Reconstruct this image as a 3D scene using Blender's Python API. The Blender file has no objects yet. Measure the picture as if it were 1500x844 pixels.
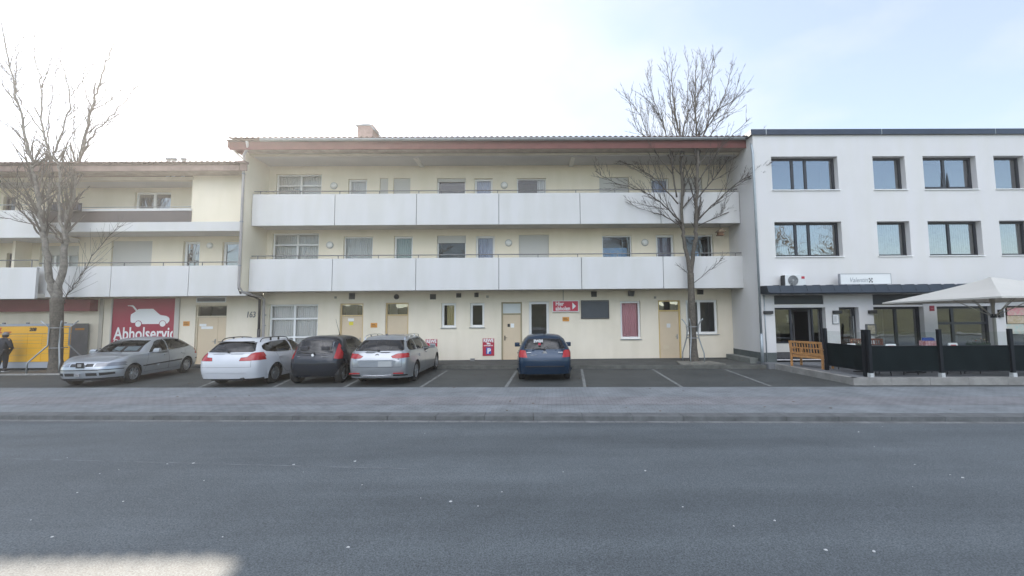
import bpy, bmesh, math, random
from mathutils import Vector, Matrix
R = math.radians
random.seed(7)
SC = bpy.context.scene
COL = SC.collection

# ------------------------------------------------------------------ camera
F, PPX, PPY, YAW, PITCH, ROLL, CH = 600., 787., 422., .012, math.atan(43/600.), .0085, 2.0
fw = Vector((math.sin(YAW)*math.cos(PITCH), math.cos(YAW)*math.cos(PITCH), math.sin(PITCH)))
r0 = Vector((math.cos(YAW), -math.sin(YAW), 0)); u0 = r0.cross(fw)
rt = r0*math.cos(ROLL) - u0*math.sin(ROLL); up = u0*math.cos(ROLL) + r0*math.sin(ROLL)
cam = bpy.data.cameras.new('camera'); camo = bpy.data.objects.new('camera', cam); COL.objects.link(camo)
cam.lens = F/1500*36; cam.shift_x = -(PPX-750)/1500; cam.clip_end = 3000; cam.clip_start = .05
m3 = Matrix((rt, up, -fw)).transposed()
camo.matrix_world = Matrix.Translation((0, 0, CH)) @ m3.to_4x4()
SC.camera = camo
# ------------------------------------------------------------------ world, sun, exposure
SUN = Vector((-.735, 1, .678)).normalized()
EL = math.asin(SUN.z); AZ = math.atan2(-SUN.x, SUN.y)
W = bpy.data.worlds.new('World'); SC.world = W; W.use_nodes = True
nt = W.node_tree; bg = nt.nodes['Background']
sky = nt.nodes.new('ShaderNodeTexSky'); sky.sky_type = 'NISHITA'; sky.sun_disc = False
sky.sun_elevation = EL; sky.sun_rotation = -AZ
sky.dust_density = .5; sky.air_density = 1.0; sky.ozone_density = 1.0
tc = nt.nodes.new('ShaderNodeTexCoord'); mp = nt.nodes.new('ShaderNodeMapping'); mp.inputs['Scale'].default_value = (1, 1, 2.2)
nz = nt.nodes.new('ShaderNodeTexNoise'); nz.inputs['Scale'].default_value = 2.3; nz.inputs['Detail'].default_value = 7; nz.inputs['Roughness'].default_value = .55
cr = nt.nodes.new('ShaderNodeValToRGB'); cr.color_ramp.elements[0].position = .36; cr.color_ramp.elements[1].position = .70
cr.color_ramp.elements[0].color = (.36, .36, .36, 1); cr.color_ramp.elements[1].color = (.78, .78, .78, 1)
mx = nt.nodes.new('ShaderNodeMix'); mx.data_type = 'RGBA'; mx.inputs['B'].default_value = (3.5, 3.52, 3.56, 1)
nt.links.new(tc.outputs['Generated'], mp.inputs['Vector']); nt.links.new(mp.outputs[0], nz.inputs['Vector'])
nt.links.new(nz.outputs['Fac'], cr.inputs[0]); 
sx = nt.nodes.new('ShaderNodeSeparateXYZ'); nt.links.new(tc.outputs['Generated'], sx.inputs[0])
my = nt.nodes.new('ShaderNodeMapRange'); my.inputs[1].default_value = -.5; my.inputs[2].default_value = .2; my.inputs[3].default_value = .25; nt.links.new(sx.outputs['Y'], my.inputs[0])
ml = nt.nodes.new('ShaderNodeMath'); ml.operation = 'MULTIPLY'; nt.links.new(cr.outputs[0], ml.inputs[0]); nt.links.new(my.outputs[0], ml.inputs[1])
nt.links.new(ml.outputs[0], mx.inputs['Factor'])
nt.links.new(sky.outputs[0], mx.inputs['A'])
# unseen bright cloud added high behind the viewer to brighten the facades
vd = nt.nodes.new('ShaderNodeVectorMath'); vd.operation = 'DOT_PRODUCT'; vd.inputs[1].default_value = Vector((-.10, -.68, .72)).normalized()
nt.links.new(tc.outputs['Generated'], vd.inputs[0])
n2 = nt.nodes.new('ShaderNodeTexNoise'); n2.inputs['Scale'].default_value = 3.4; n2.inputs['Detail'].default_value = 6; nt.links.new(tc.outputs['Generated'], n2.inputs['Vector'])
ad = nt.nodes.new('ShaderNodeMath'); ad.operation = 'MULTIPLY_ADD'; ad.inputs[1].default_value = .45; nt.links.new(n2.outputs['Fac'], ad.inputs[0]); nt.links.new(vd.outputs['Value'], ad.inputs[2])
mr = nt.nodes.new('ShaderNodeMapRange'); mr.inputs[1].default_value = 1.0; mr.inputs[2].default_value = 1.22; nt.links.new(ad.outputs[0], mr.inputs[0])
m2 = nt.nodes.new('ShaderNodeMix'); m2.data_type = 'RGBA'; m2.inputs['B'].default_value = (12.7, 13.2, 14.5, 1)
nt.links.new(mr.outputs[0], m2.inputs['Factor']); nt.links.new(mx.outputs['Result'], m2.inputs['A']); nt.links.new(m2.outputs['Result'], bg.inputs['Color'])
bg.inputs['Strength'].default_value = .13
sl = bpy.data.lights.new('sun', 'SUN'); sl.energy = 3.9; sl.angle = R(.55); sl.color = (1, .90, .76)
so = bpy.data.objects.new('sun', sl); COL.objects.link(so); so.rotation_euler = SUN.to_track_quat('Z', 'Y').to_euler()
so.location = (-20, 30, 30)
vs = SC.view_settings; vs.view_transform = 'Standard'; vs.look = 'None'; vs.gamma = 1; vs.use_curve_mapping = False
vs.exposure = 1.27
GLARE_HAZE = .0019
SC.display_settings.display_device = 'sRGB'

# ------------------------------------------------------------------ measuring: pixel ray onto a real plane
def ray(px, py): return fw + rt*((px-PPX)/F) + up*((PPY-py)/F)
def U(px, py, Y): d = ray(px, py); t = Y/d.y; return Vector((d.x*t, Y, CH+d.z*t))
def G(px, py, z=0.): d = ray(px, py); t = (z-CH)/d.z; return Vector((d.x*t, d.y*t, z))
def RC(x0, y0, x1, y1, Y):
    xm, ym = (x0+x1)/2, (y0+y1)/2
    return (U(x0, ym, Y).x, U(x1, ym, Y).x, U(xm, y1, Y).z, U(xm, y0, Y).z)

# ------------------------------------------------------------------ materials
MATS = {}
def M(name, col, rough=.6, var=.0, scale=4., metal=0, bump=0., bscale=60., coat=0., spec=.5, dirt=None, streak=0, alt=None):
    if name in MATS: return MATS[name]
    m = bpy.data.materials.new(name); m.use_nodes = True; t = m.node_tree; b = t.nodes['Principled BSDF']
    b.inputs['Roughness'].default_value = rough; b.inputs['Metallic'].default_value = metal
    b.inputs['Specular IOR Level'].default_value = spec
    if coat: b.inputs['Coat Weight'].default_value = coat; b.inputs['Coat Roughness'].default_value = .04
    c4 = (*col, 1); N = t.nodes.new; L = t.links.new
    b.inputs['Base Color'].default_value = c4
    if var or bump or streak:
        g = N('ShaderNodeNewGeometry')
    out = None
    if var:
        n = N('ShaderNodeTexNoise'); n.inputs['Scale'].default_value = scale; n.inputs['Detail'].default_value = 8; n.inputs['Roughness'].default_value = .62
        L(g.outputs['Position'], n.inputs['Vector'])
        r = N('ShaderNodeValToRGB'); r.color_ramp.elements[0].position = .3; r.color_ramp.elements[1].position = .7
        a = alt or tuple(max(0, c*(1-var)) for c in col)
        r.color_ramp.elements[0].color = (*a, 1); r.color_ramp.elements[1].color = (*[min(1, c*(1+var*.45)) for c in col], 1)
        L(n.outputs['Fac'], r.inputs[0]); out = r.outputs[0]
    if streak:   # rain streaks: stretched noise
        mp_ = N('ShaderNodeMapping'); mp_.inputs['Scale'].default_value = (1.1, 1.1, .22)
        L(g.outputs['Position'], mp_.inputs['Vector'])
        n2 = N('ShaderNodeTexNoise'); n2.inputs['Scale'].default_value = 1.6; n2.inputs['Detail'].default_value = 5; L(mp_.outputs[0], n2.inputs['Vector'])
        r2 = N('ShaderNodeValToRGB'); r2.color_ramp.elements[0].position = .35; r2.color_ramp.elements[1].position = .62
        k = 1-streak; r2.color_ramp.elements[0].color = (k, k, k*.97, 1); r2.color_ramp.elements[1].color = (1, 1, 1, 1)
        L(n2.outputs['Fac'], r2.inputs[0])
        mm = N('ShaderNodeMix'); mm.data_type = 'RGBA'; mm.blend_type = 'MULTIPLY'; mm.inputs['Factor'].default_value = 1
        if out: L(out, mm.inputs['A'])
        else: mm.inputs['A'].default_value = c4
        L(r2.outputs[0], mm.inputs['B']); out = mm.outputs['Result']
    if out: L(out, b.inputs['Base Color'])
    if bump:
        n3 = N('ShaderNodeTexNoise'); n3.inputs['Scale'].default_value = bscale; n3.inputs['Detail'].default_value = 6
        L(g.outputs['Position'], n3.inputs['Vector'])
        bp = N('ShaderNodeBump'); bp.inputs['Strength'].default_value = bump; bp.inputs['Distance'].default_value = .01
        L(n3.outputs['Fac'], bp.inputs['Height']); L(bp.outputs[0], b.inputs['Normal'])
    MATS[name] = m; return m
def glass(name, tint=(.75, .8, .8), ior=1.75, rough=0.0):
    if name in MATS: return MATS[name]
    m = bpy.data.materials.new(name); m.use_nodes = True; t = m.node_tree; N = t.nodes.new; L = t.links.new
    t.nodes.remove(t.nodes['Principled BSDF']); o = t.nodes['Material Output']
    f = N('ShaderNodeFresnel'); f.inputs['IOR'].default_value = ior
    tr = N('ShaderNodeBsdfTransparent'); tr.inputs[0].default_value = (*tint, 1)
    gl = N('ShaderNodeBsdfGlossy'); gl.inputs['Roughness'].default_value = rough
    # panes are never perfectly flat
    g = N('ShaderNodeNewGeometry'); n = N('ShaderNodeTexNoise'); n.inputs['Scale'].default_value = 1.7; n.inputs['Detail'].default_value = 1
    L(g.outputs['Position'], n.inputs['Vector']); bp = N('ShaderNodeBump'); bp.inputs['Strength'].default_value = .06; bp.inputs['Distance'].default_value = .05
    L(n.outputs['Fac'], bp.inputs['Height']); L(bp.outputs[0], gl.inputs['Normal'])
    mx = N('ShaderNodeMixShader'); L(f.outputs[0], mx.inputs[0]); L(tr.outputs[0], mx.inputs[1]); L(gl.outputs[0], mx.inputs[2]); L(mx.outputs[0], o.inputs[0])
    MATS[name] = m; return m
def brick(name, c1, c2, mortar, bw, bh, rough=.85, ms=.006, rot=0., var=.38):
    m = bpy.data.materials.new(name); m.use_nodes = True; t = m.node_tree; b = t.nodes['Principled BSDF']; N = t.nodes.new; L = t.links.new
    b.inputs['Roughness'].default_value = rough
    g = N('ShaderNodeNewGeometry'); mp_ = N('ShaderNodeMapping'); mp_.inputs['Rotation'].default_value = (0, 0, rot); L(g.outputs['Position'], mp_.inputs['Vector'])
    k = N('ShaderNodeTexBrick'); k.inputs['Scale'].default_value = 1; k.inputs['Brick Width'].default_value = bw; k.inputs['Row Height'].default_value = bh
    k.inputs['Mortar Size'].default_value = ms; k.inputs['Color1'].default_value = (*c1, 1); k.inputs['Color2'].default_value = (*c2, 1); k.inputs['Mortar'].default_value = (*mortar, 1)
    L(mp_.outputs[0], k.inputs['Vector'])
    n = N('ShaderNodeTexNoise'); n.inputs['Scale'].default_value = 1.3; n.inputs['Detail'].default_value = 9; n.inputs['Roughness'].default_value = .65; L(g.outputs['Position'], n.inputs['Vector'])
    r = N('ShaderNodeValToRGB'); r.color_ramp.elements[0].position = .3; r.color_ramp.elements[1].position = .7
    r.color_ramp.elements[0].color = (1-var, 1-var, 1-var, 1)
    L(n.outputs['Fac'], r.inputs[0])
    mm = N('ShaderNodeMix'); mm.data_type = 'RGBA'; mm.blend_type = 'MULTIPLY'; mm.inputs['Factor'].default_value = 1
    L(k.outputs[0], mm.inputs['A']); L(r.outputs[0], mm.inputs['B']); L(mm.outputs['Result'], b.inputs['Base Color'])
    bp = N('ShaderNodeBump'); bp.inputs['Strength'].default_value = .3; bp.inputs['Distance'].default_value = .004; L(k.outputs['Fac'], bp.inputs['Height']); bp.invert = True
    L(bp.outputs[0], b.inputs['Normal'])
    MATS[name] = m; return m
def asphalt(name, c, lite, bands=True):
    m = bpy.data.materials.new(name); m.use_nodes = True; t = m.node_tree; b = t.nodes['Principled BSDF']; N = t.nodes.new; L = t.links.new
    b.inputs['Roughness'].default_value = .66; b.inputs['Specular IOR Level'].default_value = .5
    g = N('ShaderNodeNewGeometry')
    n1 = N('ShaderNodeTexNoise'); n1.inputs['Scale'].default_value = 75; n1.inputs['Detail'].default_value = 4; n1.inputs['Roughness'].default_value = .7; L(g.outputs['Position'], n1.inputs['Vector'])
    r1 = N('ShaderNodeValToRGB'); r1.color_ramp.elements[0].position = .34; r1.color_ramp.elements[1].position = .74
    r1.color_ramp.elements[0].color = (*[x*.42 for x in c], 1); r1.color_ramp.elements[1].color = (*lite, 1)
    L(n1.outputs['Fac'], r1.inputs[0])
    n2 = N('ShaderNodeTexNoise'); n2.inputs['Scale'].default_value = .8; n2.inputs['Detail'].default_value = 8; n2.inputs['Roughness'].default_value = .6
    mp_ = N('ShaderNodeMapping'); mp_.inputs['Rotation'].default_value = (0, 0, .054); mp_.inputs['Scale'].default_value = (.13, 1.5, 1) if bands else (1, 1, 1)
    L(g.outputs['Position'], mp_.inputs['Vector']); L(mp_.outputs[0], n2.inputs['Vector'])
    r2 = N('ShaderNodeValToRGB'); r2.color_ramp.elements[0].position = .3; r2.color_ramp.elements[1].position = .7
    r2.color_ramp.elements[0].color = (.70, .71, .72, 1); r2.color_ramp.elements[1].color = (1.14, 1.14, 1.14, 1)
    L(n2.outputs['Fac'], r2.inputs[0])
    n4 = N('ShaderNodeTexNoise'); n4.inputs['Scale'].default_value = 1.7; n4.inputs['Detail'].default_value = 6; L(g.outputs['Position'], n4.inputs['Vector'])
    r4 = N('ShaderNodeValToRGB'); r4.color_ramp.elements[0].position = .35; r4.color_ramp.elements[0].color = (.90, .90, .90, 1); r4.color_ramp.elements[1].position = .6
    L(n4.outputs['Fac'], r4.inputs[0])
    o = r1.outputs[0]
    for q in (r2, r4):
        mm = N('ShaderNodeMix'); mm.data_type = 'RGBA'; mm.blend_type = 'MULTIPLY'; mm.inputs['Factor'].default_value = 1
        L(o, mm.inputs['A']); L(q.outputs[0], mm.inputs['B']); o = mm.outputs['Result']
    L(o, b.inputs['Base Color'])
    bp = N('ShaderNodeBump'); bp.inputs['Strength'].default_value = .55; bp.inputs['Distance'].default_value = .006; L(n1.outputs['Fac'], bp.inputs['Height']); L(bp.outputs[0], b.inputs['Normal'])
    MATS[name] = m; return m

cream = M('cream render', (.79, .71, .56), .9, .05, .6, bump=.25, bscale=70, streak=.05)
creamg = M('painted block wall', (.78, .70, .565), .88, .06, .8, bump=.3, bscale=50, streak=.07)
whitep = M('white parapet panel', (.60, .595, .585), .7, .035, .5, streak=.06)
whiter = M('white render', (.64, .625, .615), .9, .04, .5, bump=.2, bscale=80, streak=.025)
pvc = M('white plastic frame', (.74, .74, .72), .4)
anth = M('anthracite frame', (.022, .024, .03), .45)
shut = M('grey roller shutter', (.52, .51, .47), .6)
doorm = M('beige door paint', (.62, .50, .345), .55, .05, 2)
doorf = M('ochre door frame', (.58, .43, .22), .55)
redf = M('red brown fascia', (.15, .042, .033), .7, .2, 2.5)
tile = M('roof tile', (.12, .075, .06), .85, .3, 5)
zinc = M('grey zinc', (.30, .32, .33), .5, .15, 3, metal=.4)
slate = M('standing seam metal', (.03, .04, .052), .45, .2, 2, metal=.3)
dark = M('dark interior', (.035, .035, .04), .9)
room = M('room wall', (.16, .155, .145), .9)
concrete = M('concrete', (.28, .27, .25), .92, .35, 2.2, bump=.4, bscale=40)
steel = M('galvanised steel', (.34, .36, .36), .45, .2, 8, metal=.6)
black = M('black plastic', (.012, .012, .013), .5)
signred = M('sign red', (.42, .02, .045), .5)
signwhite = M('sign white', (.78, .78, .76), .5)
signblue = M('sign blue', (.02, .09, .36), .5)
orange = M('orange plate', (.62, .27, .04), .5)
brownp = M('brown glazed panel', (.085, .065, .06), .35)
wood = M('orange brown wood', (.50, .25, .09), .55, .35, 9)
redwood = M('red brown wood', (.16, .05, .03), .55, .3, 9)
curt = M('curtain', (.62, .62, .6), .9)
curtb = M('bluish curtain', (.42, .46, .58), .9)
curtl = M('lilac curtain', (.33, .31, .36), .9)
GL = glass('window glass'); GLC = glass('clear window glass', (.93, .95, .95), 1.6); GLR = glass('reflective glass', (.55, .6, .62), 3.8)

# ------------------------------------------------------------------ mesh builder and scene helpers
class MB:
    def __init__(s): s.v = []; s.f = []; s.mi = []; s.cur = 0
    def add(s, vs, fs):
        n = len(s.v); s.v += [tuple(v) for v in vs]; s.f += [tuple(i+n for i in f) for f in fs]; s.mi += [s.cur]*len(fs); return s
    def box(s, x0, x1, y0, y1, z0, z1):
        return s.add([(x0,y0,z0),(x1,y0,z0),(x1,y1,z0),(x0,y1,z0),(x0,y0,z1),(x1,y0,z1),(x1,y1,z1),(x0,y1,z1)],
              [(0,3,2,1),(4,5,6,7),(0,1,5,4),(1,2,6,5),(2,3,7,6),(3,0,4,7)])
    def quad(s, a, b, c, d): return s.add([a, b, c, d], [(0, 1, 2, 3)])
    def prism(s, pts, lo, hi, axis='z'):
        n = len(pts)
        def P(p, k): return (p[0], p[1], k) if axis == 'z' else ((p[0], k, p[1]) if axis == 'y' else (k, p[0], p[1]))
        vs = [P(p, lo) for p in pts]+[P(p, hi) for p in pts]
        fs = [tuple(range(n))[::-1], tuple(range(n, 2*n))]+[(i, (i+1) % n, n+(i+1) % n, n+i) for i in range(n)]
        if axis == 'y': fs = [f[::-1] for f in fs]
        return s.add(vs, fs)
    def tube(s, pts, rad, n=8, cap=True):
        pts = [Vector(p) for p in pts]
        if not hasattr(rad, '__len__'): rad = [rad]*len(pts)
        vs = []; fs = []; ref = None
        for i, p in enumerate(pts):
            t = (pts[min(i+1, len(pts)-1)]-pts[max(i-1, 0)])
            t = t.normalized() if t.length > 1e-9 else Vector((0, 0, 1))
            if ref is None: ref = Vector((1, 0, 0)) if abs(t.x) < .8 else Vector((0, 1, 0))
            a = (ref - t*ref.dot(t)).normalized(); ref = a; b = t.cross(a)
            for k in range(n):
                q = 2*math.pi*k/n; vs.append(p+(a*math.cos(q)+b*math.sin(q))*rad[i])
        for i in range(len(pts)-1):
            for k in range(n):
                fs.append((i*n+k, i*n+(k+1) % n, (i+1)*n+(k+1) % n, (i+1)*n+k))
        if cap: fs.append(tuple(range(n))[::-1]); fs.append(tuple(range((len(pts)-1)*n, len(pts)*n)))
        return s.add(vs, fs)
    def cyl(s, c, r, h, axis='z', n=20):
        c = Vector(c); d = {'x': Vector((1,0,0)), 'y': Vector((0,1,0)), 'z': Vector((0,0,1))}[axis]
        return s.tube([c-d*h/2, c+d*h/2], r, n)
    def lathe(s, prof, c, axis='y', n=28):   # prof: (radius, along)
        vs = []; fs = []; m = len(prof)
        for k in range(n):
            q = 2*math.pi*k/n; ca, sa = math.cos(q), math.sin(q)
            for r, h in prof:
                vs.append((c[0]+r*ca, c[1]+h, c[2]+r*sa) if axis == 'y' else ((c[0]+r*ca, c[1]+r*sa, c[2]+h) if axis == 'z' else (c[0]+h, c[1]+r*ca, c[2]+r*sa)))
        for k in range(n):
            for j in range(m-1):
                a = k*m+j; b = ((k+1) % n)*m+j; fs.append((a, a+1, b+1, b))
        return s.add(vs, fs)
    def build(s, name, mat, parent=None, smooth=False, bevel=0, loc=None):
        me = bpy.data.meshes.new(name); me.from_pydata(s.v, [], s.f)
        mats = mat if isinstance(mat, (list, tuple)) else [mat]
        for m in mats: me.materials.append(m)
        me.polygons.foreach_set('material_index', s.mi)
        if smooth: me.polygons.foreach_set('use_smooth', [True]*len(me.polygons))
        me.update(); o = bpy.data.objects.new(name, me); COL.objects.link(o)
        if parent: o.parent = parent
        if bevel:
            bmz = bmesh.new(); bmz.from_mesh(me); bmesh.ops.remove_doubles(bmz, verts=bmz.verts, dist=1e-5)
            bmesh.ops.bevel(bmz, geom=[e for e in bmz.edges if len(e.link_faces) == 2 and e.calc_face_angle(0) > .5], offset=bevel, segments=2, affect='EDGES', profile=.6)
            bmz.to_mesh(me); bmz.free()
        if loc: o.location = loc
        return o
def tag(o, label=None, cat=None, group=None, kind=None):
    if label: o['label'] = label
    if cat: o['category'] = cat
    if group: o['group'] = group
    if kind: o['kind'] = kind
    return o
def thing(name, label, cat, loc=(0, 0, 0), rz=0, group=None):
    o = bpy.data.objects.new(name, None); COL.objects.link(o); o.location = loc; o.rotation_euler = (0, 0, rz)
    o.empty_display_size = .2
    return tag(o, label, cat, group)
def struct(name, mb, m, **k): return tag(mb.build(name, m, **k), kind='structure')
def rebase(o, mb, loc): mb.v = [(x-loc[0], y-loc[1], z-loc[2]) for x, y, z in mb.v]
def dup(root, loc, rz, label, group=None):
    def cp(o, par):
        c = o.copy(); COL.objects.link(c)
        if par: c.parent = par
        for ch in list(o.children): cp(ch, c)
        return c
    r = cp(root, None); r.location = loc; r.rotation_euler = (0, 0, rz); tag(r, label, None, group); return r
def text(s, size, depth=.004, bold=0., shear=0., sx=1., align='LEFT', clipx=None):
    cu = bpy.data.curves.new('lettering', 'FONT'); cu.body = s; cu.size = size; cu.extrude = depth/2; cu.offset = bold; cu.shear = shear; cu.align_x = align
    cu.resolution_u = 3
    ob = bpy.data.objects.new('tmp', cu); COL.objects.link(ob); dg = bpy.context.evaluated_depsgraph_get(); dg.update()
    me = bpy.data.meshes.new_from_object(ob.evaluated_get(dg)); bpy.data.objects.remove(ob)
    mb = MB(); mb.add([(v.co.x*sx, v.co.z, v.co.y) for v in me.vertices], [tuple(p.vertices) for p in me.polygons])
    bpy.data.meshes.remove(me)
    if clipx:
        b = bmesh.new(); vs = [b.verts.new(v) for v in mb.v]
        for f in mb.f:
            try: b.faces.new([vs[i] for i in f])
            except ValueError: pass
        bmesh.ops.bisect_plane(b, geom=b.verts[:]+b.edges[:]+b.faces[:], plane_co=(clipx, 0, 0), plane_no=(1, 0, 0), clear_outer=True)
        b.verts.index_update(); mb = MB(); mb.add([v.co[:] for v in b.verts], [[v.index for v in f.verts] for f in b.faces]); b.free()
    return mb
def at(mb, x, y, z):
    mb.v = [(a+x, b+y, c+z) for a, b, c in mb.v]; return mb
def textw(mb): xs = [v[0] for v in mb.v]; return min(xs), max(xs)

def wall_holes(mb, x0, x1, z0, z1, Y, holes, dep=.2):
    xs = sorted({x0, x1, *[min(max(h[i], x0), x1) for h in holes for i in (0, 1)]}); zs = sorted({z0, z1, *[min(max(h[i], z0), z1) for h in holes for i in (2, 3)]})
    for i in range(len(xs)-1):
        for j in range(len(zs)-1):
            cx, cz = (xs[i]+xs[i+1])/2, (zs[j]+zs[j+1])/2
            if any(h[0] < cx < h[1] and h[2] < cz < h[3] for h in holes): continue
            mb.quad((xs[i], Y, zs[j]), (xs[i+1], Y, zs[j]), (xs[i+1], Y, zs[j+1]), (xs[i], Y, zs[j+1]))
    for a, b, c, d in holes:
        y2 = Y+dep
        mb.quad((a, Y, c), (a, Y, d), (a, y2, d), (a, y2, c)); mb.quad((b, Y, d), (b, Y, c), (b, y2, c), (b, y2, d))
        mb.quad((a, Y, d), (b, Y, d), (b, y2, d), (a, y2, d)); mb.quad((b, Y, c), (a, Y, c), (a, y2, c), (b, y2, c))
def room_box(par, a, b, c, d, Y, deep=.9, mat=None, name='interior'):
    mb = MB(); e = .05; y2 = Y+deep
    mb.quad((a-e, y2, c-e), (a-e, y2, d+e), (b+e, y2, d+e), (b+e, y2, c-e))
    mb.quad((a-e, Y, c-e), (a-e, Y, d+e), (a-e, y2, d+e), (a-e, y2, c-e)); mb.quad((b+e, Y, d+e), (b+e, Y, c-e), (b+e, y2, c-e), (b+e, y2, d+e))
    mb.quad((a-e, Y, d+e), (b+e, Y, d+e), (b+e, y2, d+e), (a-e, y2, d+e)); mb.quad((b+e, Y, c-e), (a-e, Y, c-e), (a-e, y2, c-e), (b+e, y2, c-e))
    return mb.build(name, mat or room, par)
def frame_mb(mb, a, b, c, d, Y, t=.06, dep=.07, xs=(), zs=()):
    y0, y1 = Y, Y+dep
    mb.box(a, a+t, y0, y1, c, d); mb.box(b-t, b, y0, y1, c, d); mb.box(a+t, b-t, y0, y1, c, c+t); mb.box(a+t, b-t, y0, y1, d-t, d)
    for x in xs: mb.box(x-t*.6, x+t*.6, y0+.004, y1-.004, c+t, d-t)
    for z in zs: mb.box(a+t, b-t, y0+.006, y1-.006, z-t*.5, z+t*.5)
def window(par, h, Y, mull=(), trans=(), fm=None, t=.06, cur=None, cut=1., cmat=None, shutter=0., sill=True, gl=None, rec=.11, deep=.9, half=None, name='window', rmat=None, sash=None, cloth=None):
    """frame with panes set `rec` behind the wall face, room behind, optional curtain/shutter"""
    a, b, c, d = h; fy = Y+rec
    mb = MB(); frame_mb(mb, a, b, c, d, fy, t, .07, [a+(b-a)*q for q in mull], [c+(d-c)*q for q in trans])
    o = mb.build(name, fm or pvc, par)
    p = MB(); p.quad((a+t*.5, fy+.035, c+t*.5), (b-t*.5, fy+.035, c+t*.5), (b-t*.5, fy+.035, d-t*.5), (a+t*.5, fy+.035, d-t*.5)); p.build('pane', gl or (GLC if cur and cut else GL), o)
    room_box(o, a, b, c, d, fy+.07, deep, rmat)
    if cur:   # pleated curtain
        a2, b2 = (a, b) if not half else ((a, a+(b-a)*half) if half > 0 else (b+(b-a)*half, b))
        q = MB(); n = max(8, int((b2-a2)/.025)); zt, zb = d, d-(d-c)*cut
        for i in range(n):
            xa, xb = a2+(b2-a2)*i/n, a2+(b2-a2)*(i+1)/n
            ya, yb = fy+.16+.018*math.sin(i*1.7+a), fy+.16+.018*math.sin((i+1)*1.7+a)
            q.quad((xa, ya, zb), (xb, yb, zb), (xb, yb, zt), (xa, ya, zt))
        q.build('curtain', cmat or curt, o, smooth=True)
    if sash:    # casement leaf swung into the room
        q = MB(); L = (b-a)*.45; frame_mb(q, 0, L, c+t, d-t, 0, .055, .05); ca, sa = math.cos(sash), math.sin(sash)
        q.v = [(b-t-.03-x*ca-y*sa, fy+.08+x*sa-y*ca+.05, z) for x, y, z in q.v]; q.build('open_sash', fm or pvc, o)
    if cloth:
        q = MB(); n = 14
        for i in range(n):
            xa, xb = a+t+(b-a-2*t)*(cloth[0]+(cloth[1]-cloth[0])*i/n), a+t+(b-a-2*t)*(cloth[0]+(cloth[1]-cloth[0])*(i+1)/n)
            q.quad((xa, fy+.1+.012*math.sin(i*2.1), c+t), (xb, fy+.1+.012*math.sin(i*2.1+2.1), c+t), (xb, fy+.1, d-(d-c)*cloth[2]), (xa, fy+.1, d-(d-c)*cloth[2]))
        q.build('cloth', M('blue print cloth', (.12, .28, .55), .8, .8, 9, alt=(.45, .55, .66)), o)
    if shutter:
        q = MB(); zb = d-(d-c)*shutter; n = max(1, int((d-zb)/.05))
        for i in range(n):
            z0, z1 = zb+(d-zb)*i/n, zb+(d-zb)*(i+1)/n
            q.box(a+.01, b-.01, fy-.04, fy-.012, z0+.005, z1); 
            q.box(a+.012, b-.012, fy-.034, fy-.015, z0, z0+.005)
        q.build('shutter', shut, o)
    if sill:
        q = MB(); q.box(a-.03, b+.03, Y-.05, fy, c-.035, c-.004); q.build('sill', zinc if fm is not anth else signwhite, o)
    return o
def settle(root, loc):
    root.location = loc
    for ch in root.children: ch.location = Vector(ch.location)-Vector(loc)
# ------------------------------------------------------------------ ground
KB = lambda x: 8.79-.054*x          # back of kerb stones
SW = lambda x: 11.95-.055*x         # pavement / parking edge
def strip(f0, f1, z, x0=-60, x1=60, n=24):
    mb = MB()
    for i in range(n):
        a, b = x0+(x1-x0)*i/n, x0+(x1-x0)*(i+1)/n
        mb.quad((a, f0(a), z), (b, f0(b), z), (b, f1(b), z), (a, f1(a), z))
    return mb
ROADZ = -.09
mb = MB(); mb.quad((-900, -900, -.16), (900, -900, -.16), (900, 900, -.16), (-900, 900, -.16)); struct('ground', mb, M('earth', (.16, .15, .10), .95, .4, .3))
struct('road', strip(lambda x: -6-.054*x, lambda x: KB(x)-.32, ROADZ), asphalt('road asphalt', (.076, .095, .104), (.20, .224, .236)))
mb = MB(); e1 = Vector((0, 0, 0))
random.seed(3)
x = -34.
while x < 34:     # gutter stones
    w = random.uniform(.28, .34); mb.quad((x+.006, KB(x)-.47, ROADZ+.004), (x+w-.006, KB(x+w)-.47, ROADZ+.004), (x+w-.006, KB(x+w)-.335, ROADZ+.004), (x+.006, KB(x)-.335, ROADZ+.004)); x += w
struct('gutter', mb, M('gutter stone', (.21, .21, .205), .9, .4, 3, bump=.3))
mb = MB(); x = -36.
while x < 36:     # kerb stones
    w = 1.0; a, b = x+.005, x+w-.005
    pts = [(a, KB(a)-.33), (b, KB(b)-.33), (b, KB(b)), (a, KB(a))]
    mb.prism(pts, -.15, .002); x += w
o = struct('kerb', mb, M('kerb stone', (.13, .135, .135), .88, .35, 4, bump=.4, bscale=60)); 
struct('pavement', strip(lambda x: KB(x)+.003, lambda x: SW(x), .0), brick('grey pavers', (.255, .274, .285), (.225, .242, .252), (.155, .162, .165), .2, .1, rot=.055))
struct('cycle_path', strip(lambda x: KB(x)+.78, lambda x: KB(x)+1.72, .004), brick('pinkish pavers', (.258, .256, .264), (.234, .232, .24), (.14, .13, .13), .2, .1, rot=.055))
struct('parking_lot', strip(lambda x: SW(x)+.002, lambda x: 18.6, -.004), asphalt('parking asphalt', (.056, .061, .057), (.115, .123, .116), False))
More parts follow.
